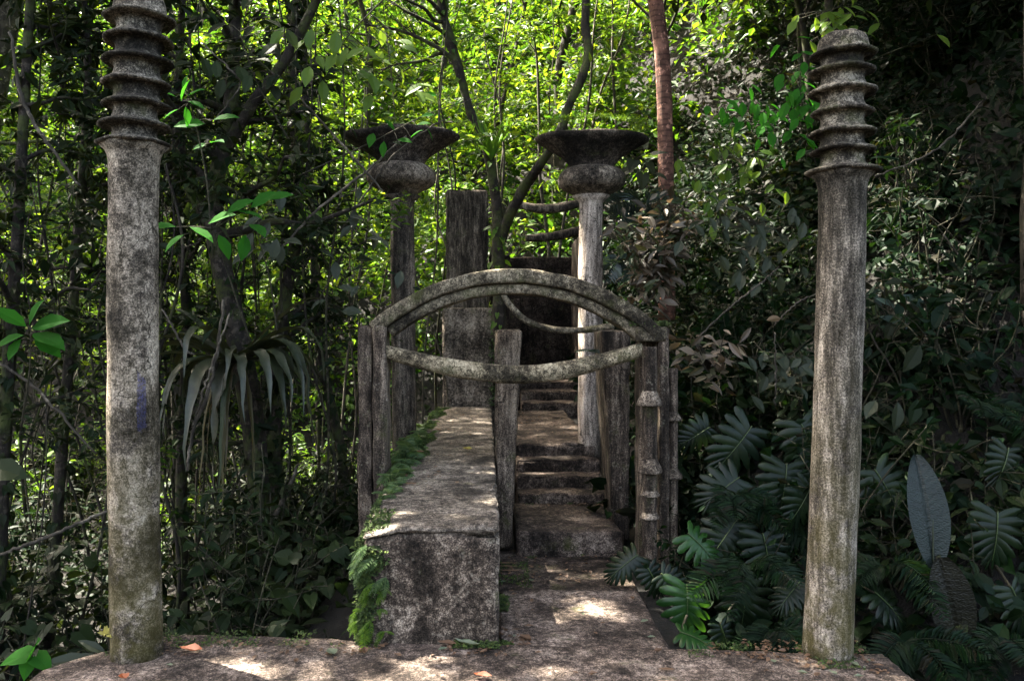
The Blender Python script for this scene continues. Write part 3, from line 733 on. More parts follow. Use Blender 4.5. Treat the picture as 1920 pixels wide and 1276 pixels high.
# trees on the right bank: dense crowns hanging over it
RB = [(4.6, 6.0, 6.0), (6.2, 9.5, 7.6), (3.6, 10.5, 7.6), (7.6, 6.0, 7.0), (5.0, 13.0, 9.2), (8.4, 12.5, 9), (3.4, 7.6, 7.6), (6.0, 3.6, 6.4), (10.4, 9, 9.5), (2.9, 13.6, 9.8)]
RBL = ['behind the rings of the right ringed column', 'at the top right corner, largest', 'above the reddish trunk', 'at the right edge', 'above the pale bush', 'high at the right edge', 'between reddish trunk and right ringed column', 'just outside the right edge', 'beyond the right edge on the slope', 'high above the pale goblet']
for k, (cx, cy, h) in enumerate(RB):
    bx, by = cx + rng.uniform(.2, .8), cy + rng.uniform(0, .8); g = float(ground_h(bx, by))
    root = empty('bank_tree', (bx, by, g), 'dark leafy tree hanging over the right bank ' + RBL[k], 'tree', 'trees on the right bank')
    mb = MB(); tp = smooth_path([(bx, by, g - .2), (bx - .1, by, (g + h) / 2), (cx, cy, h)], 20); tube(mb, tp, [.055, .045, .025], 8, rough=.06); tw = []
    for b in range(16):
        a = rng.uniform(0, 2 * np.pi); e = np.array([cx, cy, h]) + np.array([math.cos(a) * rng.uniform(.9, 2.2), math.sin(a) * rng.uniform(.9, 2.2), rng.uniform(-1.6, .9)])
        B = wiggle(tp[rng.integers(10, 20)], e, 6, .1, .05); tube(mb, B, [.03, .006], 5, caps=False); tw.append(B)
    mb.build('trunk', M['bark_dark'], root, smooth=True)
    lm = MB(); n = 2600; C = np.array([cx, cy, h - .1]); d = norm(rng.normal(0, 1, (n, 3))); P = C + d * (rng.uniform(0, 1, n) ** .5)[:, None] * np.array([2.4, 2.1, 1.7]); P = P[sunfilter(P)]; n = len(P)
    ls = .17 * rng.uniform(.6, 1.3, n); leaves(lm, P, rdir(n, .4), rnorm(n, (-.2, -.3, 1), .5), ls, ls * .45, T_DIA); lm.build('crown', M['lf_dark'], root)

# ------------------------------------------------------------------ left thicket
tree('leaning_tree', 'dark trunk carrying the drooping bromeliad, forking right near its top, behind the left ringed column', 'tree',
     [W(492, 1200, 6.7), W(488, 1000, 6.7), W(478, 820, 6.65), W(452, 660, 6.6), (W(412, 480, 6.6)), W(402, 360, 6.6), W(425, 250, 6.6), W(438, 120, 6.6), W(440, -60, 6.6)], [.095, .09, .10, .085, .07, .06, .045], M['bark_dark'], M['lf_dark'],
     ivy=160, nb=11, blen=1.1, t0=.5, nl=1100, L=.15, spread=.2, limbs=[([W(420, 285, 6.6), W(470, 200, 6.55), W(530, 120, 6.5), W(575, 40, 6.4), W(610, -40, 6.3)], [.055, .05, .04, .03]), ([W(400, 430, 6.6), W(350, 340, 6.6), W(335, 250, 6.7), W(300, 120, 6.8)], [.05, .04, .03])])
LT = [('leaning_tree', 'two toned dark trunk curving left beside the lower stem of the bromeliad trunk', [W(548, 1180, 7.2), W(530, 1000, 7.2), W(512, 820, 7.2), W(530, 600, 7.3), W(560, 380, 7.4), W(548, 150, 7.5), W(560, -80, 7.5)], [.085, .075, .05, .035]),
      ('leaning_tree', 'stout dark trunk close against the right side of the left ringed column', [W(345, 1190, 7.6), W(340, 900, 7.6), W(350, 600, 7.6), W(330, 300, 7.7), W(345, -60, 7.8)], [.06, .055, .045, .035]),
      ('leaning_tree', 'dark trunk left of the left ringed column, crossing the bright gap near the rings', [W(90, 1180, 7.0), W(120, 800, 7.0), W(150, 400, 7.0), W(165, 120, 7.0), W(150, -60, 7.0)], [.05, .045, .035, .025]),
      ('leaning_tree', 'dark trunk at the far left edge leaning right', [W(-10, 1180, 6.0), W(10, 800, 6.0), W(35, 400, 6.0), W(60, -60, 6.1)], [.05, .045, .03]),
      ('leaning_tree', 'slim dark trunk behind the left arch post, leaning left upward', [W(655, 1100, 8.2), W(640, 850, 8.2), W(600, 650, 8.3), W(585, 400, 8.4), W(570, 100, 8.6), W(575, -80, 8.6)], [.055, .05, .04, .03])]
for nm, lb, pts, rad in LT:
    pts[0][2] = ground_h(pts[0][0], pts[0][1]) - .1
    slim = 'slim' in lb
    tree(nm, lb, 'tree', pts, rad, M['bark_dark'], M['lf_dark'], nb=7 if slim else 12, blen=.45 if slim else .65 if 'two toned' in lb else 1.2, t0=.3, nl=260 if slim else 1200, L=.14, spread=.22, group='dark trunks in the left thicket', ivy=260)

PL = [(-200, 'at the far left edge'), (90, 'near the bright leaved rosette'), (150, 'left of the left ringed column'), (310, 'hugging the left ringed column'), (360, 'right of the left ringed column'), (420, 'behind the bromeliad trunk'), (480, 'among the drooping bromeliad leaves'), (540, 'right of the drooping bromeliad'),
      (600, 'midway between bromeliad and left arch post'), (660, 'close left of the left arch post'), (740, 'behind the left arch post'), (790, 'beside the mottled goblet shaft'), (840, 'between goblet shaft and tall slab')]


def where(px, tab=PL):
    w = tab[0][1]
    for a, b in tab:
        if px >= a: w = b
    return w


def sapling(px, D, h, r, lean, nl, L, leafm, barkm, tab=PL, grp='saplings in the left thicket', kind='stem', tmpl=T_DIA):
    x = (px - 912) * D / FPX; g = float(ground_h(x, D)); n = 6
    pts = [(x + lean * h * t + rng.normal(0, .11) * (t > 0), D + rng.normal(0, .1), g - .1 + h * t) for t in np.linspace(0, 1, n)]
    th = 'thread thin' if r < .013 else 'slim' if r < .022 else 'thicker'
    ln = 'leaning right' if lean > .035 else 'leaning left' if lean < -.035 else 'upright'
    ff = 'nearly bare' if nl < 70 else 'sparsely leaved' if nl < 170 else 'leafy'
    dp = 'near' if D < 7 else 'mid depth' if D < 10 else 'distant'
    return tree('sapling', '%s %s %s sapling %s, %s' % (th, dp, ff, ln, where(px, tab)), 'sapling', pts, [r, r * .8, r * .4], barkm, leafm, nb=6, blen=.7, t0=.35, nl=nl, L=L, spread=.09, group=grp, sides=6, btw=2, tmpl=tmpl)


for k in range(38):   # near, dark
    px = rng.uniform(-60, 610); D = rng.uniform(4.9, 7.5)
    if px < 330: D = rng.uniform(5.0, 8)
    elif px < 610: D = rng.uniform(6.9, 8)
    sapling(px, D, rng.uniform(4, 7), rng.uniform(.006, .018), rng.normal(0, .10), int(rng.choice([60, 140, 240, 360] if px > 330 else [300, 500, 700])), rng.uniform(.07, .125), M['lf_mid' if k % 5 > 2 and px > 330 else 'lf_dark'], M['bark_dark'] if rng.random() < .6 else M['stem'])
for k in range(36):   # further in, half lit
    px = rng.uniform(-40, 850); D = rng.uniform(8, 14.5) if px < 600 else rng.uniform(9, 14.5)
    sapling(px, D, rng.uniform(5, 9), rng.uniform(.008, .022), rng.normal(0, .085), int(rng.choice([160, 340, 520])), rng.uniform(.085, .14), M['lf_mid'], M['bark_dark'] if rng.random() < .5 else M['bark_grey'])
for k in range(10):   # centre, behind the arch and slab
    px = rng.uniform(850, 1210); D = rng.uniform(14, 17)
    sapling(px, D, rng.uniform(5, 8), rng.uniform(.02, .04), rng.normal(0, .06), 240, .17, M['lf_mid'], M['bark_grey'],
            [(840, 'behind the tall slab'), (930, 'behind the forked tree'), (1000, 'between the forked tree and pale goblet'), (1080, 'behind the pale goblet shaft'), (1140, 'right of the pale goblet shaft')], 'saplings behind the ruin')


# bushes: five bodies, copied about
def bush_body(name, nst, hgt, nl, L, tmpl, leafm, w=.45, rad=.5, droop=.35, bias=(0, -.3, 1)):
    root = empty(name, (0, 0, 0)); mb = MB(); tw = []
    for _ in range(nst):
        a = rng.uniform(0, 2 * np.pi); e = np.array([math.cos(a) * rad * rng.uniform(.4, 1), math.sin(a) * rad * rng.uniform(.4, 1), hgt * rng.uniform(.55, 1)])
        B = wiggle((0, 0, -.15), e, 6, .07, .1); tube(mb, B, [.009, .003], 5, caps=False); tw.append(B[6:])
        for _ in range(3):
            q = B[rng.integers(5, len(B))]; dd = norm(np.array([rng.normal(), rng.normal(), rng.normal(.25, .4)])); Tw = wiggle(q, q + dd * rad * rng.uniform(.35, .7), 4, .08); tube(mb, Tw, [.004, .002], 4, caps=False); tw.append(Tw)
    mb.build('stem', M['stem'], root, smooth=True); lm = MB(); pinnate(lm, tw, nl * .8 / len(tw), L, w, tmpl, filt=False, droop=droop, bias=bias); twig_leaves(lm, tw, int(nl * .2), L, .08, tmpl, filt=False, w=w, droop=droop, bias=bias); lm.build('foliage', leafm, root)
    return root


def scatter(bodies, spots, labf, cat, group):
    used = set()
    for (px, D, sc, k, zoff) in spots:
        x = (px - 912) * D / FPX; z = float(ground_h(x, D)) + zoff; b = bodies[k % len(bodies)]
        if b.name not in used:
            used.add(b.name); o = b; o.location = (x, D, z); o.scale = (sc,) * 3; o.rotation_euler = (0, 0, rng.uniform(0, 6.28))
        else: o = copy_tree(b, (x, D, z), rng.uniform(0, 6.28), sc)
        tag(o, labf(px, D, sc, k % len(bodies)), cat, group)


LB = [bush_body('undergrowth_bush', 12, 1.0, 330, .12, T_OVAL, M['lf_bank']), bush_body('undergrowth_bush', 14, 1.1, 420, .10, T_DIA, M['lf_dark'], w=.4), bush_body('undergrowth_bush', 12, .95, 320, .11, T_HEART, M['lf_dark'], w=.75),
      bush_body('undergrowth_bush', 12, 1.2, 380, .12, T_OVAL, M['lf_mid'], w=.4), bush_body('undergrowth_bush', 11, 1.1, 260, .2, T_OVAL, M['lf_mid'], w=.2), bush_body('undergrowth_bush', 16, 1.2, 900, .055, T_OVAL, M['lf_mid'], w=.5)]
LBN = ['oval leaved', 'fine leaved', 'broad leaved', 'paler oval leaved', 'narrow leaved', 'tiny leaved']
sp = [(min(rng.uniform(-90, 700) if D > 6.6 else rng.choice([rng.uniform(-90, 300), rng.uniform(560, 700)]), 912 - 1.45 * FPX / D), D, rng.uniform(.7, 1.2), int(rng.integers(0, 3) if D < 9.5 else rng.integers(0, 6)), 0) for D in np.linspace(4.9, 14, 50)]
scatter(LB, sp, lambda px, D, s, k: '%s %s dark undergrowth bush %s' % ('near' if D < 6.5 else 'mid depth' if D < 9.5 else 'distant', LBN[k], where(px)), 'bush', 'undergrowth bushes in the left thicket')

RW = [(1000, 'beside the steps'), (1230, 'next to the bamboo post'), (1300, 'under the reddish trunk'), (1390, 'between arch and right ringed column'), (1500, 'behind the right ringed column'), (1650, 'right of the right ringed column'), (1760, 'above the broad upright leaf'), (1850, 'at the far right edge')]
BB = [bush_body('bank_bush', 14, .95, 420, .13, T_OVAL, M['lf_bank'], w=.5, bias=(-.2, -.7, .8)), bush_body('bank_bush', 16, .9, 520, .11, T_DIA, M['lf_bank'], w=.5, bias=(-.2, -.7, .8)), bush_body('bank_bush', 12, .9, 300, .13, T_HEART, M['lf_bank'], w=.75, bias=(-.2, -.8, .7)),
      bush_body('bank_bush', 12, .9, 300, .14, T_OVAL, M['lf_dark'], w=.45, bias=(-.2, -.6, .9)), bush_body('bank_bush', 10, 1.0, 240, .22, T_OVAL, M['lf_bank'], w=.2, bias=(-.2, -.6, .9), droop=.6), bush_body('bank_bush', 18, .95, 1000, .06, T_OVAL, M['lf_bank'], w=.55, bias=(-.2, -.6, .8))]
sp = []
for k in range(104):
    px = rng.uniform(1260, 1960); D = rng.uniform(5.2, 11.5) if k < 80 else rng.uniform(11, 15)
    x = (px - 912) * D / FPX
    if x < 1.55 or (D > 8.3 and px < 1230): continue
    sp.append((px, D, rng.uniform(.75, 1.25), int(rng.choice([0, 1, 1, 2, 3, 4, 5, 5])), -.05))
BBN = ['oval leaved', 'fine leaved', 'heart leaved', 'narrow dark leaved', 'long leaved', 'tiny leaved']
scatter(BB, sp, lambda px, D, s, k: '%s %s bush on the dark right bank %s' % ('low' if D < 6.8 else 'higher' if D < 9 else 'topmost', BBN[k], where(px, RW)), 'bush', 'bushes on the right bank')

# creeping leaf cover on the bank and the thicket floor (uncountable)
mb = MB(); n = 26000
y = rng.uniform(4.6, 15, n); x = rng.uniform(1.35, 9.5, n); k = x < .72 * y + .6; x, y = x[k], y[k]; n = len(x); z = ground_h(x, y) + rng.uniform(0, 1, n) ** 2 * .45
P = np.stack([x, y, z], 1); ls = .12 * rng.uniform(.6, 1.6, n); leaves(mb, P, rdir(n, .5), rnorm(n, (-.35, -.65, .8), .45), ls, ls * .55, T_OVAL)
y = rng.uniform(8.5, 16.5, 420); x = rng.uniform(2.2, 11.5, 420); C = np.stack([x, y, ground_h(x, y) + rng.uniform(.0, .9, 420)], 1); clump_cloud(mb, C, rng.uniform(.35, .8, 420), 75, .14, lift=(-.3, -.7, .8))
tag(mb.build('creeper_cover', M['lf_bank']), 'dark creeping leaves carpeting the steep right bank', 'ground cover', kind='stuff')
mb = MB(); n = 9000
y = rng.uniform(4.4, 16, n); x = -rng.uniform(.75, 9.8, n); k = -x < .66 * y + .4; x, y = x[k], y[k]; n = len(x); z = ground_h(x, y) + rng.uniform(0, 1, n) ** 2 * .3
P = np.stack([x, y, z], 1); ls = .12 * rng.uniform(.6, 1.5, n); leaves(mb, P, rdir(n, .3), rnorm(n, (0, -.3, 1), .45), ls, ls * .5, T_OVAL)
tag(mb.build('undergrowth', M['lf_dark']), 'low dark leaves covering the thicket floor on the left', 'ground cover', kind='stuff')

# ------------------------------------------------------------------ forked tree and reddish trunk in the middle
FD = 9.4
tree('forked_tree', 'twisted dark tree forking in two above the arch, carrying a green bromeliad', 'tree',
     [W(936, 640, FD), W(935, 540, FD), W(934, 455, FD), W(932, 400, FD), W(922, 320, FD), W(905, 255, FD), W(880, 205, FD), W(865, 150, FD), W(845, 80, FD), W(828, 10, FD), W(815, -70, FD)], [.08, .08, .065, .052, .055, .05, .04], M['bark_dark'], M['lf_mid'],
     nb=8, blen=1.1, t0=.72, nl=330, L=.15, spread=.2, rough=.16, ivy=120,
     limbs=[([W(940, 450, FD), W(955, 405, FD - .1), W(985, 350, FD - .3), W(1020, 300, FD - .6), W(1048, 255, FD - .8), W(1064, 205, FD - .8), W(1090, 150, FD - .7), W(1103, 100, FD - .6), W(1098, 40, FD - .5), W(1102, -60, FD - .4)], [.07, .065, .055, .05, .05, .045, .05, .04])])
tree('reddish_tree', 'straight reddish ringed trunk rising right of the pale goblet column', 'tree',
     [W(1250, 600, 9.2), W(1249, 370, 9.2), W(1246, 200, 9.2), W(1240, 90, 9.2), W(1226, -20, 9.2), W(1215, -160, 9.2)], [.10, .09, .086, .088, .09], M['bark_red'], M['lf_dark'], nb=6, blen=1.2, t0=.86, nl=260, L=.16, spread=.2, sides=16, rough=.02)

# lianas
VL = [('pale thin liana slanting up right from the bromeliad towards the mottled goblet', [(520, 472, 6.2), (600, 390, 6.3), (690, 318, 6.4), (760, 255, 6.5)], .010), ('thin dark liana crossing the bright gap above the bromeliad', [(560, 180, 6.4), (640, 270, 6.4), (720, 360, 6.4)], .010),
      ('thin grey liana hanging in front of the bromeliad leaves', [(420, 560, 5.6), (400, 700, 5.6), (365, 800, 5.6), (350, 880, 5.6)], .012), ('pale straight twig slanting down left across the bromeliad', [(430, 590, 5.5), (395, 690, 5.5), (362, 800, 5.5)], .007),
      ('pale twig slanting down beside the left ringed column', [(305, 580, 5.4), (345, 650, 5.4), (365, 665, 5.4)], .008), ('long thin branch slanting up towards the left ringed column, low left', [(-20, 1045, 5.2), (80, 1010, 5.2), (205, 955, 5.3)], .012),
      ('long thin dead branch sloping down right, left of the left ringed column', [(0, 680, 5.4), (70, 730, 5.4), (180, 850, 5.4)], .010), ('thin arching branch left of the rings, sloping down right', [(20, 60, 5.4), (40, 180, 5.4), (90, 270, 5.4), (150, 350, 5.4)], .012),
      ('thin vine climbing diagonally across the right bank beneath the pale bush', [(1300, 640, 6.3), (1370, 575, 6.4), (1420, 535, 6.5), (1460, 500, 6.6)], .007), ('thin vine arching towards the right ringed column', [(1450, 610, 6.2), (1490, 570, 6.2), (1530, 550, 6.2)], .006),
      ('hanging vine right of the right ringed column, lower', [(1620, 590, 6.0), (1640, 640, 6.0), (1690, 730, 6.0), (1700, 860, 6)], .007), ('long thin vine sloping down right at the right edge', [(1770, 440, 6.5), (1830, 530, 6.5), (1860, 650, 6.5)], .008),
      ('thin vine slanting up right beside the rings of the right ringed column', [(1640, 330, 6.4), (1720, 300, 6.4), (1780, 260, 6.5), (1840, 190, 6.6)], .008), ('vertical hanging vine below the rings on the right bank', [(1690, 220, 7), (1680, 300, 7), (1690, 420, 7)], .007),
      ('dangling thin vine left of the right ringed column', [(1452, 620, 6.1), (1454, 700, 6.1), (1452, 760, 6.1)], .006), ('thick grey liana leaning in the thicket below the bromeliad', [(415, 1100, 6.2), (470, 1040, 6.3), (530, 940, 6.5), (560, 870, 6.8)], .02), ('dark crossing branch low in the thicket left of the wall', [(380, 1060, 6.0), (430, 990, 6.1), (480, 1030, 6.3), (520, 1100, 6.4)], .016),
      ('thin twig crossing above the bright sprig at the upper left', [(380, 80, 5.6), (430, 130, 5.6), (450, 160, 5.6), (400, 230, 5.6)], .007), ('thin dark stem slanting across the left goblet plate', [(640, 430, 6.6), (700, 340, 6.6), (750, 280, 6.6), (830, 225, 6.7)], .008)]
for lb, pts, r in VL:
    P = smooth_path([W(*p) for p in pts], 30) + rng.normal(0, .004, (30, 3)); mb = MB(); tube(mb, P, [r * .8, r * 1.1, r * .7], 7, rough=.1)
    tag(mb.build('liana', M['twig'] if 'pale' in lb or 'grey' in lb or 'thin' in lb else M['bark_dark'], loc=P[0], smooth=True), lb, 'vine', 'lianas and loose branches')


# ------------------------------------------------------------------ bromeliads
def bromeliad(name, c, specs, leafm, label, up=None, thick=.0):
    root = empty(name, c, label, 'bromeliad'); c = np.asarray(c)
    for (dx, dy, rise, drop, ln, w, m) in specs:
        d = np.array([dx, dy, 0.0]); d /= np.linalg.norm(d) + 1e-9; t = np.linspace(0, 1, 14)
        ln = ln * (1.04 if up is None else 1)
        hor = ln * (.95 * t - .28 * t ** 3) * (1 if drop < 1.3 else .5); z = (rise * ln * t - drop * ln * t ** 2.2) if up is None and drop >= 1.3 else (rise * .45 * ln * t - drop * .72 * ln * t ** 3) if up is None else rise * ln * t - drop * ln * t ** 2.2
        P = c + d * hor[:, None] + np.array([0, 0, 1]) * z[:, None] + rng.normal(0, .006, (14, 3)) * t[:, None]
        mb = MB(); blade_strip(mb, P, [w * .5, w * .75, w, w, w * .7, w * .38, .003], fold=.22); mb.build('leaf', M[m] if m else leafm, root, smooth=True)
    return root


S = []
for k in range(26):
    a = 2 * math.pi * k / 26 + rng.normal(0, .12); rs = rng.uniform(.3, 1.6); S.append((math.cos(a), math.sin(a) * .7 - .1, rs, rng.uniform(.7, 1.25), rng.uniform(.75, 1.1), rng.uniform(.075, .12), None))
S += [(-.45, -.9, .1, 1.3, .62, .13, None), (-.05, -.9, -.05, 1.5, .7, .05, 'lf_straw'), (.9, -.4, 1.1, 1.2, 1.0, .13, None), (.95, -.2, 1.5, 1.1, 1.05, .11, None), (.75, -.6, .8, 1.25, .9, .12, None), (-.95, -.2, .9, .7, .95, .10, None), (.8, .1, 2.2, .8, .95, .09, None), (-.7, .2, 2.0, .8, .9, .09, None)]
for k in range(8):
    a = rng.uniform(-2.8, -.3); S.append((math.cos(a), math.sin(a), .05, rng.uniform(1.35, 1.6), rng.uniform(.5, .8), rng.uniform(.03, .06), ['lf_brown', 'lf_straw'][k % 2]))
bromeliad('drooping_bromeliad', W(440, 680, 6.08), S, M['lf_strap'], 'large drooping bromeliad with long grey strap leaves, perched on the dark trunk on the left')
S = [(math.cos(a), math.sin(a), rng.uniform(1.0, 2.2), rng.uniform(.2, .7), rng.uniform(.26, .40), .045, None) for a in np.linspace(0, 6.28, 24)]
bromeliad('tree_bromeliad', W(921, 300, 9.2), S, M['lf_brom'], 'small bright green bromeliad perched in the fork of the twisted tree, between the goblets', up=1)


# ------------------------------------------------------------------ sprigs with large bright leaves
def sprig(name, label, stem, lv, leafm, w=.5, tmpl=T_OVAL, cat='plant', group=None):
    P = smooth_path([W(*p) for p in stem], 20); root = empty(name, P[0], label, cat, group)
    mb = MB(); tube(mb, P, [.007, .003], 6)
    for (px, py, D, ang, ln, tilt) in lv:
        q = W(px, py, D); k = np.argmin(np.linalg.norm(P - q, axis=1)); tube(mb, np.array([P[k], (P[k] + q) / 2 + np.array([0, 0, .01]), q]), [.003, .002], 4, caps=False)
    mb.build('stem', M['stem'], root, smooth=True)
    for (px, py, D, ang, ln, tilt) in lv:
        q = W(px, py, D); a = R(ang); d = np.array([math.cos(a), -.35 + rng.normal(0, .2), math.sin(a)]); lm = MB()
        N = norm(np.array([-.2 * math.sin(a), -.6 + tilt, .8]) + rng.normal(0, .15, 3))
        leaves(lm, q[None], d, N, np.array([ln]), np.array([ln * w]), tmpl); lm.build('leaf', leafm, root)
    return root


def auto(cx, cy, D, rx, ry, n, ln, a0=-150, a1=60):
    return [(cx + rng.normal(0, rx), cy + rng.normal(0, ry), D + rng.normal(0, .1), rng.uniform(a0, a1), ln * rng.uniform(.75, 1.2), rng.normal(0, .25)) for _ in range(n)]


sprig('leafy_sprig', 'bright green sprig of toothed leaves right of the rings on the left column', [(400, 480, 5.1), (385, 320, 5.1), (350, 160, 5.0)],
      [(340, 190, 5, 65, .16, 0), (352, 180, 5, 20, .13, 0), (330, 182, 5, 160, .12, 0), (352, 190, 5, -20, .13, .3), (335, 205, 5, -150, .11, .2), (348, 200, 5, -80, .13, .3), (400, 225, 5.05, 10, .17, -.1), (385, 232, 5.05, 185, .19, -.1), (395, 268, 5.1, 0, .15, 0), (390, 270, 5.1, 200, .1, 0), (345, 170, 5.0, 80, .1, 0)], M['lf_bright'])
sprig('leafy_sprig', 'bright green broad leaved plant right of the left column, above the bromeliad', [(470, 640, 5.3), (430, 520, 5.2), (400, 430, 5.1)],
      [(330, 425, 5, 180, .17, .1), (355, 425, 5, -25, .2, .2), (390, 420, 5, 20, .22, 0), (345, 440, 5, -140, .16, .1), (425, 400, 5.1, 30, .2, 0), (440, 395, 5.1, -10, .2, .2), (470, 390, 5.1, 35, .2, 0), (500, 375, 5.15, 20, .18, 0), (410, 440, 5.1, -60, .18, .2), (470, 420, 5.1, -30, .2, .2), (460, 440, 5.1, -90, .18, .2)], M['lf_bright'])
sprig('leafy_sprig', 'bright leaved plant at the left edge with a bluish lower leaf', [(40, 800, 4.6), (55, 700, 4.5), (58, 620, 4.5)],
      [(50, 612, 4.5, 140, .2, 0), (55, 610, 4.5, 60, .18, 0), (60, 615, 4.5, 15, .24, 0), (62, 625, 4.5, -15, .26, .2), (45, 628, 4.5, 200, .18, .2), (40, 635, 4.5, -120, .14, .2), (65, 632, 4.5, -30, .2, .2)], M['lf_bright'])
sprig('leafy_sprig', 'large dull green leaf reaching in at the left edge, low down', [(-60, 960, 4.4), (-20, 900, 4.4)], [(-25, 872, 4.4, -8, .28, -.4), (-40, 900, 4.4, -35, .2, 0)], M['lf_dark'])
sprig('leafy_sprig', 'grey green pointed leaves hanging above the bromeliad', [(520, 620, 5.6), (505, 520, 5.6), (480, 430, 5.6)], auto(490, 430, 5.8, 40, 34, 12, .16, -150, 0), M['lf_grey'])
sprig('leafy_sprig', 'dark pointed leaves in the upper left thicket right of the column top', [(540, 260, 5.8), (480, 150, 5.7), (450, 60, 5.6)], auto(470, 110, 5.7, 55, 60, 22, .17, -150, 20), M['lf_dark'])
sprig('leafy_sprig', 'dark grey leaf cluster hanging at the top between the left column and bright forest', [(760, -40, 6), (660, 60, 6), (600, 140, 6)], auto(650, 110, 6, 70, 50, 34, .17, -150, 10), M['lf_mid'])
sprig('leafy_sprig', 'loose spray of green leaves hanging in front of the mottled goblet plate', [(560, 330, 6.2), (690, 270, 6.3), (800, 215, 6.4), (905, 180, 6.5)],
      [(745, 262, 6.3, -10, .13, .1), (770, 258, 6.3, 30, .13, 0), (720, 265, 6.3, -95, .13, .3), (905, 182, 6.5, -25, .16, .2), (815, 215, 6.4, 190, .12, 0), (820, 180, 6.4, 175, .12, 0), (800, 240, 6.4, -60, .12, .2), (700, 250, 6.3, -100, .15, .3), (780, 235, 6.3, 10, .12, .1), (740, 245, 6.3, 130, .12, .1), (850, 200, 6.4, 40, .12, .1)], M['lf_bright'])
sprig('leafy_sprig', 'grey leaves on a stem low left of the mottled goblet shaft', [(600, 560, 6.4), (640, 480, 6.4), (690, 400, 6.4)], auto(640, 450, 6.4, 45, 60, 18, .16, -160, 20), M['lf_grey'])
for lb, cx, cy, D, rx, ry, n, m in (('bright green leaf spray right of the reddish trunk, lit from above', 1400, 205, 7.6, 40, 22, 40, 'lf_bright'), ('bright green leaf spray touching the left side of the right column rings', 1500, 190, 6.8, 22, 60, 46, 'lf_bright'),
                                    ('mid green leaf spray below the bright leaves on the right bank', 1360, 330, 8.2, 55, 50, 60, 'lf_mid'), ('grey green leaves on the bank between pale bush and right column', 1420, 440, 7.0, 60, 45, 70, 'lf_grey'), ('small green leaves on the upper bank above the right column', 1560, 40, 7.0, 60, 30, 40, 'lf_mid'),
                                    ('bluish leaves just right of the right column at mid height', 1690, 545, 6.6, 28, 32, 9, 'lf_blue'), ('dull leaves right of the right column below the bluish leaves', 1690, 640, 6.4, 30, 60, 34, 'lf_bank'), ('pale drooping leaves low right of the right column', 1680, 770, 6.0, 40, 30, 9, 'lf_grey'),
                                    ('dull green arching leaves at the right edge at mid height', 1800, 690, 5.8, 50, 40, 18, 'lf_bank'), ('grey leaves left of the right column at mid height', 1480, 690, 6.3, 30, 22, 32, 'lf_grey')):
    sprig('leafy_sprig', lb, [(cx + 30, cy + 120, D + .3), (cx + 10, cy + 40, D + .1), (cx, cy - 20, D)], auto(cx, cy, D, rx, ry, n, .15 if n > 30 else .2, -150, -10), M[m])

# round pale leaves and blue fern beside the pale goblet
sprig('round_leaved_plant', 'plant with round pale grey green leaves under the right rim of the pale goblet', [(1215, 400, 8.9), (1210, 340, 8.8), (1200, 280, 8.7)],
      [(1190, 300, 8.6, -120, .17, .3), (1215, 305, 8.6, -60, .17, .3), (1205, 325, 8.6, -90, .17, .3), (1195, 288, 8.6, 170, .17, .2), (1222, 290, 8.6, 10, .17, .2), (1228, 325, 8.6, -30, .16, .3), (1180, 318, 8.6, -150, .15, .3), (1210, 280, 8.6, 80, .14, .1)], M['lf_grey'], w=.95, tmpl=T_HEART)


def frond_mesh(mb, p0, d, ln, droop, npin, pl, pw=.22, up=(0, 0, 1)):
    d = norm(np.asarray(d, float)); t = np.linspace(0, 1, 16)
    P = np.asarray(p0) + d * (ln * t)[:, None] - np.array([0, 0, 1]) * (droop * ln * t ** 2)[:, None]
    tube(mb, P, [max(.0025, ln * .006), .001], 4, caps=False)
    tt = np.linspace(.12, .98, npin); Q = np.stack([np.interp(tt, t, P[:, k]) for k in range(3)], 1); T = norm(np.gradient(Q, axis=0))
    X = norm(np.cross(T, np.asarray(up, float) + 1e-3)); pll = pl * np.sin(np.pi * np.clip(tt * .93 + .07, 0, 1)) ** .75 + pl * .05
    for s in (-1, 1):
        D = s * X + T * .45 - np.array([0, 0, .12]) + rng.normal(0, .06, Q.shape); leaves(mb, Q, D, np.cross(X, T) + rng.normal(0, .1, Q.shape), pll, np.maximum(pll * pw, ln / npin * .62), T_DIA)


def fern(name, c, specs, leafm, label, group=None, cat='fern', npin=18, pl=.3, up=(0, 0, 1)):
    root = empty(name, c, label, cat, group)
    for (d, ln, dr) in specs:
        mb = MB(); frond_mesh(mb, c, d, ln, dr, npin, ln * pl, up=up); mb.build('frond', leafm, root)
    return root


fern('blue_fern', W(1205, 385, 8.8), [((-.9, -.6, .25), .55, .35), ((-.5, -.9, .5), .5, .5), ((.8, -.6, .2), .5, .4), ((.3, -.8, .6), .45, .5), ((-.8, -.7, -.2), .5, .3), ((.6, -.8, -.1), .45, .4)], M['lf_blue'], 'large blue green fern right of the pale goblet shaft', npin=14, pl=.42, up=(0, -1, .5))
fern('blue_fern', W(1165, 480, 8.4), [((-.5, -.8, -.3), .5, .3), ((.3, -.9, -.4), .5, .3), ((.1, -.8, .3), .42, .5)], M['lf_blue'], 'darker blue fern below, hugging the pale goblet shaft', npin=16, pl=.4, up=(0, -1, .4))
fern('palm_plant', W(1560, 985, 5.9), [((-1, -.5, .35), .75, .2), ((-.9, -.7, .0), .7, .35), ((-.4, -.9, .6), .6, .5)], M['lf_bank'], 'small palm with comb like fronds left of the right ringed column', npin=22, pl=.36, up=(0, -1, .6), cat='palm')
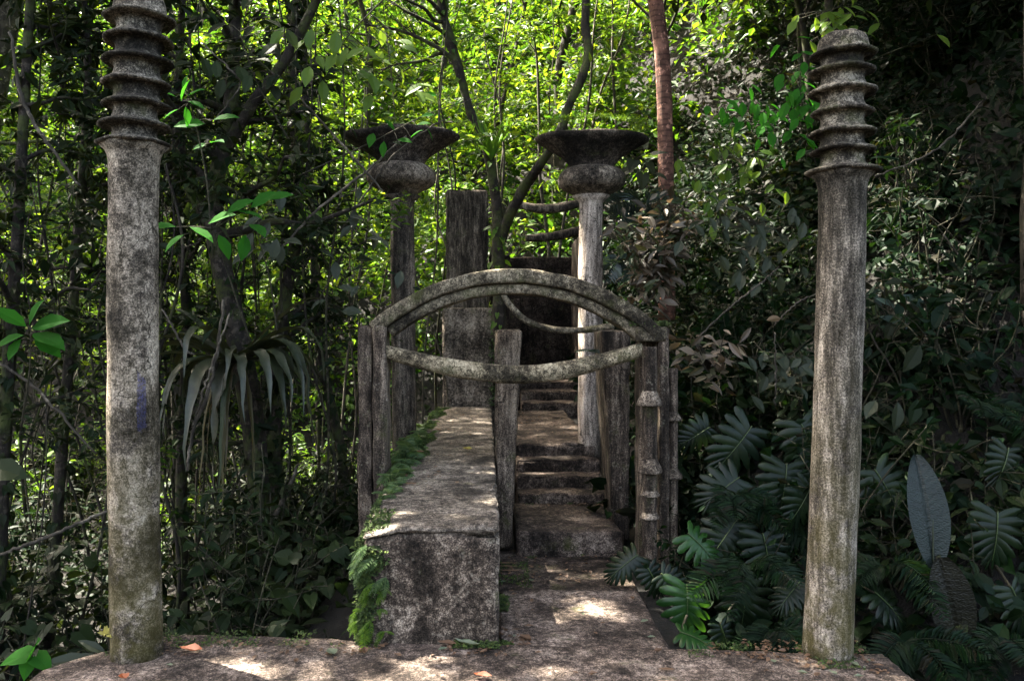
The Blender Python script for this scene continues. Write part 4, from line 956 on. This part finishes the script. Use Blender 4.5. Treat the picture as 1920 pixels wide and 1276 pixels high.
for px_, py_, D_, lb_ in ((1400, 1060, 4.9, 'dark comb leaved fern low beside the path, below the grey monstera'), (1660, 1060, 4.8, 'dark comb leaved fern right of the right column foot'), (1450, 1180, 4.6, 'dark fern behind the terrace edge left of the right column'), (1700, 1200, 4.5, 'dark fern at the bottom right of the right column'), (1880, 1200, 4.6, 'dark fern in the lower right corner'), (1830, 760, 5.6, 'dark fern above the upright leaf on the right bank'), (1370, 930, 5.6, 'dark fern under the large monstera leaves')):
    fern('dark_fern', W(px_, py_, D_), [((rng.normal(0, .8), rng.normal(-.7, .3), rng.uniform(.0, .7)), rng.uniform(.3, .5), rng.uniform(.4, .8)) for _ in range(8)], M['lf_bank'], lb_, 'dark ferns below the right bank', npin=20, pl=.3, up=(0, -.6, .8))
fern('blue_fern', W(1115, 660, 6.75), [((-.7, -.5, .4), .22, .4), ((.6, -.6, .4), .22, .5), ((0, -.9, .5), .2, .5)], M['lf_blue'], 'small fern at the foot of the pale goblet shaft above the sagging beam', npin=12, pl=.4)

# pale brownish bush hanging on the bank right of the pale goblet, and a brown rosette below
def dry_bush(c, n, rx, rz, L, label, name='brown_bush'):
    root = empty(name, c + np.array([.2, .4, -.2]), label, 'bush'); c = np.asarray(c); mb = MB(); tw = []
    for _ in range(12):
        e = c + np.array([rng.normal(0, rx), rng.normal(-.1, .15), rng.normal(0, rz)]); B = wiggle(c + np.array([.2, .4, -.2]), e, 5, .08); tube(mb, B, [.008, .003], 5, caps=False); tw.append(B)
    mb.build('stem', M['twig'], root); lm = MB(); twig_leaves(lm, tw, n, L, .09, T_OVAL, w=.36, droop=.35, bias=(0, -.7, .8)); lm.build('foliage', M['lf_brown'], root)


dry_bush(W(1215, 480, 7.4), 420, .24, .26, .15, 'bush of pale brown and dry leaves hanging right of the pale goblet shaft')
dry_bush(W(1250, 405, 7.6), 220, .12, .14, .14, 'tuft of brown and orange dry leaves at the foot of the reddish trunk')
dry_bush(W(1310, 648, 6.2), 90, .13, .08, .14, 'small rosette of brown and pale leaves right of the arch end', 'brown_rosette')


# ------------------------------------------------------------------ monsteras
def monstera_leaf(ln, nl=8, split=.46, drp=.35):
    """heart-shaped split leaf in local axes: y along the midrib, x across, z up"""
    V = []; F = []
    def zz(x, y): return -drp * (1.25 * abs(x)) ** 2 / ln - .30 * max(0, y) ** 2 / ln + .10 * abs(x)
    def bnd(j):
        t = j / nl; a = R(128 - 122 * t); return np.array([0, ln * (.02 + .80 * t)]), np.array([math.sin(a), math.cos(a)]), ln * (.50 + .07 * math.sin(t * 3.1) - .33 * t ** 2.0)
    for s in (-1, 1):
        for i in range(nl):
            O0, d0, L0 = bnd(i); O1, d1, L1 = bnd(i + 1); base = len(V); segs = 8; k1 = rng.uniform(.14, .34); cut = split * rng.uniform(.8, 1.15); Lk = rng.uniform(.92, 1.05)
            for k in range(segs + 1):
                u = k / segs * Lk; bow = np.array([0, .10 * u * u * ln * .5])
                g = 1.0 if u < cut else 1 - k1 * min(1, (u - cut) / .12)
                g *= 1 if k < segs - 1 else (.72 if k == segs - 1 else .30)
                p = O0 + d0 * L0 * u + bow; q = O1 + d1 * L1 * u + bow; m = (p + q) / 2; h = (q - p) / 2 * g
                for r_, up_ in ((m - h, -.010), (m, .006), (m + h, -.010)): V.append((s * r_[0], r_[1], zz(r_[0], r_[1]) + up_ * min(1, 2 * u) * ln / .4))
            for k in range(segs):
                for c in (0, 1):
                    f = [base + 3 * k + c, base + 3 * k + c + 1, base + 3 * k + c + 4, base + 3 * k + c + 3]; F.append(f if s < 0 else f[::-1])
    return np.array(V), np.array(F)


def place_leaf(V, q, d, N):
    y = norm(np.asarray(d, float)); x = norm(np.cross(y, N)); z = np.cross(x, y)
    return q + V[:, :1] * x + V[:, 1:2] * y + V[:, 2:] * z


def monstera(label, base, specs, name='monstera'):
    root = empty(name, base, label, 'monstera', 'monsteras below the right bank'); base = np.asarray(base, float)
    st = MB()
    for (px, py, D, ang, ln, face, m) in specs:
        q = W(px, py, D); a = R(ang); d = np.array([math.cos(a), -.30, math.sin(a)]); N = norm(np.array([0, -1, .0]) * face + np.array([0, 0, 1]) * (1 - face) + rng.normal(0, .1, 3))
        V, F = monstera_leaf(ln, drp=rng.uniform(.2, .5)); V[:, 0] *= rng.uniform(.85, 1.05)
        Vw = place_leaf(V, q, d, N); mb = MB(); mb.add(Vw, F.reshape(-1), np.full(len(F), 4)); lf = mb.build('leaf', M[m], root, smooth=True)
        t = np.linspace(-.02, .85, 10); mid = np.stack([0 * t, t * ln, .006 - .30 * np.maximum(0, t * ln) ** 2 / ln], 1); mm = MB(); tube(mm, place_leaf(mid, q, d, N), [.004, .0015], 5, caps=False); mm.build('midrib', M['midrib'], lf, smooth=True)
        pth = smooth_path([base, base * .45 + q * .55 + np.array([0, .12, .12]), q], 14); tube(st, pth, [.012, .007], 6)
    st.build('stem', M['stem'], root, smooth=True)


def gpt(px, D): x = (px - 912) * D / FPX; return np.array([x, D, float(ground_h(x, D)) - .03])


MO, MG = 'lf_monstera', 'lf_monstera_green'
monstera('glossy split leaved monstera with the largest leaves, right of the bamboo post', gpt(1420, 6.2), [(1408, 800, 5.9, -130, .44, .75, MO), (1500, 790, 6.0, -70, .42, .7, MO), (1385, 895, 5.7, -150, .36, .6, MO), (1475, 870, 5.7, -100, .38, .8, MO), (1330, 800, 6.2, -150, .30, .7, MO), (1560, 850, 5.9, -60, .30, .6, MO)])
monstera('monstera whose two leaves by the path are brighter green', gpt(1340, 5.5), [(1290, 1000, 5.2, -40, .30, .65, MG), (1288, 1095, 4.9, -92, .36, .9, MG), (1195, 1040, 5.35, -150, .26, .55, MO), (1215, 1065, 5.2, -60, .2, .6, MO), (1275, 1185, 4.5, -10, .2, .3, MG), (1240, 1075, 5.1, -30, .2, .6, MO)])
monstera('dull grey leaved monstera low between the path and right column', gpt(1450, 5.6), [(1380, 975, 5.5, -130, .38, .7, MO), (1430, 1000, 5.4, -80, .36, .75, MO), (1400, 1090, 5.1, -100, .36, .8, MO), (1470, 1070, 5.0, -60, .27, .5, MO), (1350, 1170, 4.7, -70, .2, .5, MO)])
monstera('monstera tucked behind the foot of the right column', gpt(1580, 5.4), [(1640, 880, 5.5, -60, .36, .8, MO), (1520, 910, 5.6, -120, .34, .8, MO), (1500, 1090, 4.8, -140, .24, .6, MO), (1640, 1110, 4.7, -40, .26, .5, MO), (1505, 1160, 4.6, -150, .2, .5, MO)])
monstera('shadowy monstera at the lower right corner right of the upright leaf', gpt(1860, 5.2), [(1870, 960, 5.0, -100, .34, .8, MO), (1895, 1100, 4.8, -70, .27, .6, MO), (1890, 840, 5.3, -110, .28, .6, MO)])

# broad upright leaf plant at the lower right
ub = W(1770, 1215, 4.55); root = empty('upright_leaf_plant', ub, 'plant with one broad upright quilted leaf above a hanging brownish one, at the lower right', 'plant')
mb = MB(); P = smooth_path([ub, W(1806, 1170, 4.55), W(1792, 1120, 4.55), W(1770, 1075, 4.55), W(1757, 1040, 4.55)], 26); tube(mb, P, [.04, .05, .04, .03, .025, .014], 14, rough=.13); M['bark_scaly'] = bark('scaly_stem', (.006, .006, .0035), (.014, .0135, .008), scale=60, band=30, moss=.9)
mb.build('stem', M['bark_scaly'], root, smooth=True)
def quilted(p0, d, N, ln, w, m, name='leaf'):
    nu, nv = 90, 21; V = []; 
    for i in range(nu + 1):
        u = i / nu; hw = w / 2 * (math.sin(math.pi * min(1, (u * .93 + .05))) ** .62)
        for j in range(nv):
            v = (j / (nv - 1)) * 2 - 1; V.append((v * hw, u * ln, .10 * w * abs(v) + .0008 * math.sin(u * 95 - abs(v) * 9.0) * (1 - v * v) - .18 * ln * u * u - .012 * (abs(v) < .05)))
    i, j = np.meshgrid(np.arange(nu), np.arange(nv - 1), indexing='ij'); q = np.stack([i * nv + j, i * nv + j + 1, (i + 1) * nv + j + 1, (i + 1) * nv + j], -1).reshape(-1)
    mb = MB(); mb.add(place_leaf(np.array(V), p0, d, N), q, np.full(nu * (nv - 1), 4)); return mb.build(name, M[m], root, smooth=True)
def quilt_mat(name, lo, hi):
    s = NT(name); co = s.n('TexCoord').outputs['Object']; v = s.scale(co, (70, 70, 130)); d = s.n('TexVoronoi', {'feature': 'F1'}, Vector=v, Scale=1.0).outputs[0]
    c = s.mix(s.gray(s.noise(co, 9, 4, .6), .35, .65), s.ramp(d, [(.1, hi), (.75, lo)]), lo); h = s.math('SUBTRACT', 1.0, d)
    p = s.n('BsdfPrincipled', Base_Color=c, Roughness=.42, Normal=s.n('Bump', Strength=.55, Distance=.005, Height=h)); p.inputs['Specular IOR Level'].default_value = .3
    s.set(s.out.inputs[0], p); return s.m


M['lf_quilt'] = quilt_mat('quilted_leaf_face', (.005, .010, .008), (.017, .029, .024)); M['lf_olive'] = quilt_mat('quilted_olive_leaf', (.006, .006, .0035), (.020, .0195, .010))
quilted(W(1750, 1062, 4.55), (-.02, .1, 1), (0, -1, .25), .63, .235, 'lf_quilt')
lo_ = quilted(W(1760, 1045, 4.52), (.24, -.12, -1), (-.1, -1, .15), .56, .25, 'lf_olive'); lo_['label'] = 'rough brownish green hanging leaf'
mm = MB(); tube(mm, np.array([W(1750 - 2 * t, 1062 - 195 * t, 4.545 + .062 * t + .10 * t * t) for t in np.linspace(0, .95, 12)]), [.006, .002], 5); mm.build('midrib', M['lf_grey'], root, smooth=True)

# ------------------------------------------------------------------ moss and ferns on the wall
mb = MB(); n = 9000; y = rng.uniform(4.12, 10.4, n); edge = -.634; wd = .10 + .10 * np.sin(y * 1.9 + 1) * .6 + .05 * np.sin(y * 6.1); wd = np.where((y > 4.5) & (y < 4.85), .03, np.clip(wd, .02, .25)); wd = np.where(y < 4.5, .14, wd)
u = rng.uniform(0, 1, n); x = edge - .02 + wd * u; z = .592 - np.where(y < 4.6, .045 * np.clip((4.6 - y) / .5, 0, 1) * np.clip((-.45 - x) / .18, 0, 1), 0) + rng.uniform(-.004, .02, n) * (1 - u) - np.where(x < edge, .03, 0)
P = np.stack([x, y, z], 1); ls = rng.uniform(.012, .03, n); leaves(mb, P, rdir(n, -.6), rnorm(n, (0, 0, 1), .6), ls, ls * .55)
n = 3000; fx_ = rng.uniform(0, 1, n); zz_ = rng.uniform(0, 1, n) ** .8; lim = .17 * (1 - .6 * zz_) * (0.8 + .3 * np.sin(zz_ * 14)); x = edge - .015 + lim * fx_ * rng.uniform(0, 1, n) ** .6; y = 4.08 + .03 - rng.uniform(0, .05, n) + .0; z = .50 - .52 * zz_
P = np.stack([x, y, z], 1); k = rng.random(n) < (1 - .75 * zz_); P = P[k]; n = len(P); ls = rng.uniform(.014, .034, n); leaves(mb, P, rdir(n, .2) + np.array([0, -.5, 0]), rnorm(n, (0, -1, .4), .5), ls, ls * .55)
n = 2500; y = rng.uniform(4.1, 4.7, n); P = np.stack([np.full(n, edge - .012) - rng.uniform(0, .03, n), y, rng.uniform(0, .52, n)], 1); ls = rng.uniform(.014, .034, n); leaves(mb, P, rdir(n, .2) + np.array([-.5, 0, 0]), rnorm(n, (-1, -.3, .3), .5), ls, ls * .55)
tag(mb.build('wall_moss', M['moss']), 'green moss along the left edge and front corner of the low wall', 'moss', kind='stuff')
WF = ['wall fern nearest the front corner, above the moss', 'wall fern on the mossy edge just behind the bare patch']
FP = []
for k, y in enumerate(np.concatenate([np.linspace(4.85, 8.8, 22), [9.3, 9.8]])): FP.append((-.60 + rng.uniform(-.05, .07), y, .60))
for k, (x, y, z) in enumerate(FP):
    nfr = int(rng.integers(5, 9)); L = rng.uniform(.13, .23) * (1.15 if 5.3 < y < 7.5 else .85)
    sp_ = [((rng.normal(-.75, .5), rng.normal(-.35, .6), rng.uniform(.15, .9)), L * rng.uniform(.7, 1.2), rng.uniform(.3, .8)) for _ in range(nfr)]
    yy = 'near the front' if y < 5.6 else 'just before the left arch post' if y < 6.3 else 'beyond the left arch post' if y < 7.6 else 'towards the far block'
    fern('wall_fern', (x, y, z), sp_, M['lf_fern'], '%s feathery fern on the wall\'s mossy edge %s' % ('tall' if L > .19 else 'medium' if L > .155 else 'small', yy), 'ferns on the wall edge', npin=13, pl=.34)
for k in range(30):
    f = rng.random(); z = rng.uniform(.02, .52); c = (-.65 + (rng.uniform(0, .17) if f < .5 else -.01), 4.06 if f < .5 else rng.uniform(4.08, 4.6), z); L = rng.uniform(.045, .10)
    sp_ = [((rng.normal(-.6, .5), rng.normal(-.7, .3), rng.uniform(-.6, .3)), L * rng.uniform(.7, 1.2), rng.uniform(.4, .9)) for _ in range(int(rng.integers(3, 7)))]
    fern('wall_fern', c, sp_, M['lf_fern'] if z > .33 else M['lf_mid'], '%s fern hanging on the wall\'s front left corner, %s' % ('small' if L < .07 else 'larger', 'at its top' if z > .38 else 'halfway down' if z > .18 else 'near the terrace'), 'ferns hanging on the wall corner', npin=12, pl=.36)
# moss caps: on the arch's right head and the square block's edge
mb = MB(); n = 900; P = np.stack([rng.uniform(1.02, 1.32, n), rng.uniform(5.68, 5.95, n), zat(612, 5.7) + rng.uniform(0, .03, n)], 1); ls = rng.uniform(.015, .035, n); leaves(mb, P, rdir(n, -.6), rnorm(n, (0, 0, 1), .6), ls, ls * .5)
tag(mb.build('post_moss', M['moss']), 'tuft of green moss on the right head of the arch frame', 'moss', kind='stuff')
mb = MB(); n = 700; x = (923 - 912) * 10.6 / FPX; P = np.stack([x + rng.uniform(-.02, .05, n), rng.uniform(10.55, 10.75, n), rng.uniform(.6, 1.95, n)], 1); ls = rng.uniform(.02, .06, n); leaves(mb, P, rdir(n, .4), rnorm(n, (.3, -.6, .5), .6), ls, ls * .5)
tag(mb.build('block_moss', M['lf_fern']), 'bright mossy growth along the right edge of the square block', 'moss', kind='stuff')
# grassy fringe on the pale goblet's rim
mb = MB(); n = 1500; a = rng.uniform(0, 6.28, n); r = .56 * rng.uniform(.75, 1.0, n); P = np.stack([(1108 - 912) * 8 / FPX + r * np.cos(a), 8 + r * np.sin(a), np.full(n, zat(242, 8)) - .01], 1); ls = rng.uniform(.02, .06, n); leaves(mb, P, rdir(n, -.9), rnorm(n, (0, -1, .3), .6), ls, ls * .2)
tag(mb.build('rim_moss', M['lf_mid']), 'short mossy fringe along the rim of the pale goblet plate', 'moss', kind='stuff')

# ------------------------------------------------------------------ leaves lying about
def fallen(px, py, D, z, ln, w, ang, m, label, curl=.3):
    q = W(px, py, D); q[2] = z; mb = MB(); V = T_OVAL[0].copy(); V = np.stack([V[:, 0] * w, V[:, 1] * ln - ln / 2, .004 + curl * (V[:, 0] * w) ** 2 / w * 2 + curl * .5 * (V[:, 1] - .5) ** 2 * ln * 1.2], 1)
    c, s = math.cos(R(ang)), math.sin(R(ang)); V = np.stack([V[:, 0] * c - V[:, 1] * s, V[:, 0] * s + V[:, 1] * c, V[:, 2]], 1) + q
    mb.add(V, T_OVAL[1], T_OVAL[2]); o = tag(mb.build('fallen_leaf', M[m], loc=q), label, 'leaf', 'fallen leaves'); return o


def dz(py, z): return FPX * (EYE - z) / (py - 620)


for (px, py, z, ln, w, a, m, lb, cu) in [(358, 1220, .012, .13, .07, 75, 'litter_orange', 'bright orange crumpled leaf on the terrace beside the left column', .7), (622, 1222, .01, .085, .06, 30, 'litter_green', 'grey green leaf on the terrace left of the wall', .3), (684, 1224, .012, .08, .04, 10, 'litter_brown', 'upright curled brown leaf on the terrace just left of the wall', 1.3),
                                         (838, 1207, .012, .11, .05, 70, 'litter_brown', 'dull brown leaf against the foot of the wall', .5), (876, 1209, .012, .15, .045, 60, 'litter_green', 'long green leaf lying against the foot of the wall', .9), (232, 1270, .01, .07, .05, 40, 'litter_orange', 'orange leaf at the bottom edge by the left column', .6), (905, 1268, .01, .09, .05, 70, 'litter_orange', 'orange brown leaf at the bottom edge below the wall', .6),
                                         (985, 1196, -.02, .09, .05, 40, 'litter_brown', 'brown leaf on the path slab near the wall', .5), (1562, 1262, .01, .05, .03, 20, 'litter_green', 'small pale leaf on the terrace right of the right column', .5), (1250, 1255, .008, .085, .03, 85, 'litter_brown', 'dark leaf on the bare right half of the terrace', .2),
                                         (715, 1212, .01, .05, .03, 50, 'litter_brown', 'small brown scrap at the left foot of the wall', .5), (560, 1215, .01, .05, .03, 110, 'litter_brown', 'small brown scrap on the terrace right of the orange leaf', .5), (1450, 1240, .01, .04, .03, 0, 'litter_green', 'tiny pale scrap on the terrace left of the right column', .4)]:
    fallen(px, py, dz(py, z), z, ln, w, a, m, lb, cu)
for (px, py, z, ln, w, a, m, lb, cu) in [(876, 842, .602, .10, .06, 60, 'litter_yellow', 'yellow leaf lying on top of the low wall', .6), (785, 848, .605, .10, .05, 70, 'litter_brown', 'brown leaf among the wall ferns', .6), (770, 908, .605, .10, .04, 85, 'litter_brown', 'dry brown leaf on the wall top by the moss', .4), (822, 806, .605, .09, .04, 70, 'litter_brown', 'small brown leaf on the far part of the wall top', .5)]:
    fallen(px, py, dz(py, z), z, ln, w, a, m, lb, cu)
for k, (px, py) in enumerate([(950, 1062), (955, 1070), (944, 1056), (1165, 1040)]):
    fallen(px, py, dz(py, -.115), -.115, .17, .03, 80 + 6 * k, 'litter_brown', ['long pale dry leaf at the foot of the wall on the lower path, middle', 'long pale dry leaf at the foot of the wall on the lower path, nearest', 'long pale dry leaf at the foot of the wall on the lower path, farthest', 'dry leaf on the lower path by the monstera'][k], .3)
# bottom-left plants on the terrace corner
sprig('leafy_sprig', 'low heart leaved plant at the bottom left corner', [(60, 1290, 3.9), (62, 1250, 3.9), (60, 1225, 3.9)], [(58, 1225, 3.9, 190, .14, .2), (62, 1222, 3.9, 60, .13, 0), (66, 1228, 3.9, -30, .12, .2), (55, 1232, 3.9, -90, .1, .3)], M['lf_bright'], w=.8, tmpl=T_HEART)
sprig('leafy_sprig', 'dark long leaved plant beside the foot of the left column', [(190, 1260, 4.0), (180, 1230, 4.0)], [(190, 1225, 4.0, 195, .34, 0), (185, 1235, 4.0, 170, .26, 0), (175, 1240, 4.0, -160, .24, .2), (200, 1225, 4.0, 150, .16, 0)], M['lf_grey'], w=.3)
sprig('leafy_sprig', 'tiny yellow leaved seedling at the left foot of the left column', [(205, 1215, 4.1), (204, 1190, 4.1)], auto(204, 1190, 4.1, 7, 7, 12, .04, 20, 160), M['litter_yellow'])
mb = MB()
for (n, fx0, fx1, fy0, fy1, z0, dens) in ((2600, -.62, .06, 4.00, 4.09, .004, 1.0), (1800, .075, .13, 4.1, 5.0, -.026, 1.0), (1500, -2.0, -.65, 4.02, 4.24, .002, .9), (1500, 1.0, 1.9, 3.9, 4.06, .002, .9), (1200, .075, .3, 5.06, 6.0, -.12, .8), (1100, .25, 1.05, 7.0, 7.1, .07, .8), (900, .3, 1.1, 6.02, 6.1, -.12, .8), (900, -1.9, -1.6, 3.75, 4.1, .004, 1.), (1100, 1.5, 1.85, 3.75, 4.1, .004, 1.)):
    x = rng.uniform(fx0, fx1, n); y = rng.uniform(fy0, fy1, n); k = np.array([noise.noise(Vector((p * 5, q * 5, 3.3))) for p, q in zip(x, y)]) > .12 - .1 * dens; x, y = x[k], y[k]; n = len(x)
    ls = rng.uniform(.008, .022, n); leaves(mb, np.stack([x, y, z0 + rng.uniform(0, .012, n)], 1), rdir(n, -.5), rnorm(n, (0, -.2, 1), .6), ls, ls * .6)
tag(mb.build('corner_moss', M['moss']), 'thin moss creeping along the joints and edges of terrace, path and steps', 'moss', kind='stuff')
mb = MB()
for (n, x0_, x1_, y0_, y1_, z0) in ((420, -1.9, 1.85, 3.9, 4.08, .006), (150, .08, .28, 4.12, 5.0, -.026), (260, .08, 1.0, 5.08, 6.08, -.118), (120, .3, 1.05, 6.7, 7.08, .07), (160, .32, 1.05, 8.0, 11, .5), (200, 1.3, 1.9, 3.7, 4.1, .006), (140, -.6, -.3, 4.6, 10, .6)):
    x = rng.uniform(x0_, x1_, n); y = rng.uniform(y0_, y1_, n); k = np.array([noise.noise(Vector((p * 3, q * 3, 7.3))) for p, q in zip(x, y)]) > -.02; x, y = x[k], y[k]; n = len(x); ls = rng.uniform(.012, .04, n)
    leaves(mb, np.stack([x, y, z0 + rng.uniform(0, .01, n)], 1), rdir(n, 0, .25), rnorm(n, (0, 0, 1), .3), ls, ls * .55, T_OVAL)
tag(mb.build('leaf_litter', M['litter_brown']), 'fine brown leaf crumbs gathered along the joints of terrace, path and steps', 'litter', kind='stuff')
LIT = []
for k in range(64):
    zone = rng.integers(0, 5)
    x, y, z = [(rng.uniform(-1.6, 1.6), rng.uniform(3.66, 3.98), .008), (rng.uniform(-.55, -.1), rng.uniform(4.3, 9.5), .600), (rng.uniform(.1, .9), rng.uniform(4.2, 4.95), -.022), (rng.uniform(.1, .35), rng.uniform(5.1, 6.0), -.115), (rng.uniform(1.45, 1.95), rng.uniform(3.66, 3.85), .008)][zone]
    L = rng.uniform(.025, .06); px = 912 + x * FPX / y; py = 620 + (EYE - z) * FPX / y
    o = fallen(px, py, y, z, L, L * .5, rng.uniform(0, 180), ['litter_brown', 'litter_brown', 'litter_brown', 'litter_green'][int(rng.integers(0, 4))], 'small dry leaf scrap ' + ['on the terrace', 'on the wall top', 'on the near path slab', 'on the dark lower path', 'by the right column foot'][zone], rng.uniform(.3, 1.2))
    o['group'] = 'dry leaf scraps'

# ================================================================== LIGHT AND CAMERA
el = math.asin(SUN[2]); az = math.atan2(SUN[0], SUN[1])
w = bpy.data.worlds.new('World'); scn.world = w; w.use_nodes = True
nt = w.node_tree; sky = nt.nodes.new('ShaderNodeTexSky'); sky.sky_type = 'NISHITA'; sky.sun_disc = False; sky.sun_elevation = el; sky.sun_rotation = az
bg = nt.nodes['Background']; mx = nt.nodes.new('ShaderNodeMix'); mx.data_type = 'RGBA'; mx.blend_type = 'MULTIPLY'; mx.inputs[0].default_value = 1; nt.links.new(sky.outputs[0], mx.inputs[6]); mx.inputs[7].default_value = (1, .95, .84, 1); nt.links.new(mx.outputs[2], bg.inputs[0]); bg.inputs[1].default_value = .13; sky.dust_density = 6; sky.air_density = .8; sky.ozone_density = .3
sl = bpy.data.lights.new('sun', 'SUN'); sl.energy = 4.8; sl.angle = R(.53); sl.color = (1, .93, .80)
so = bpy.data.objects.new('sun', sl); COL.objects.link(so); so.rotation_euler = Vector(tuple(-SUN)).to_track_quat('-Z', 'Y').to_euler(); so.location = (-6, 3, 14)
cam = bpy.data.cameras.new('camera'); co = bpy.data.objects.new('camera', cam); COL.objects.link(co)
co.location = (0, 0, EYE); co.rotation_euler = (R(90), 0, 0); cam.lens = 28; cam.sensor_width = 36; cam.clip_end = 400; cam.clip_start = .05
cam.shift_x = 48 / 1920; cam.shift_y = -18 / 1920
scn.camera = co
scn.view_settings.view_transform = 'Standard'; scn.view_settings.look = 'None'; scn.view_settings.exposure = 3.4; scn.view_settings.gamma = 1
cy = scn.cycles
cy.max_bounces = 6; cy.diffuse_bounces = 4; cy.glossy_bounces = 2; cy.transmission_bounces = 4; cy.transparent_max_bounces = 4; cy.caustics_reflective = False; cy.caustics_refractive = False; cy.sample_clamp_indirect = 6
cy.use_denoising = True
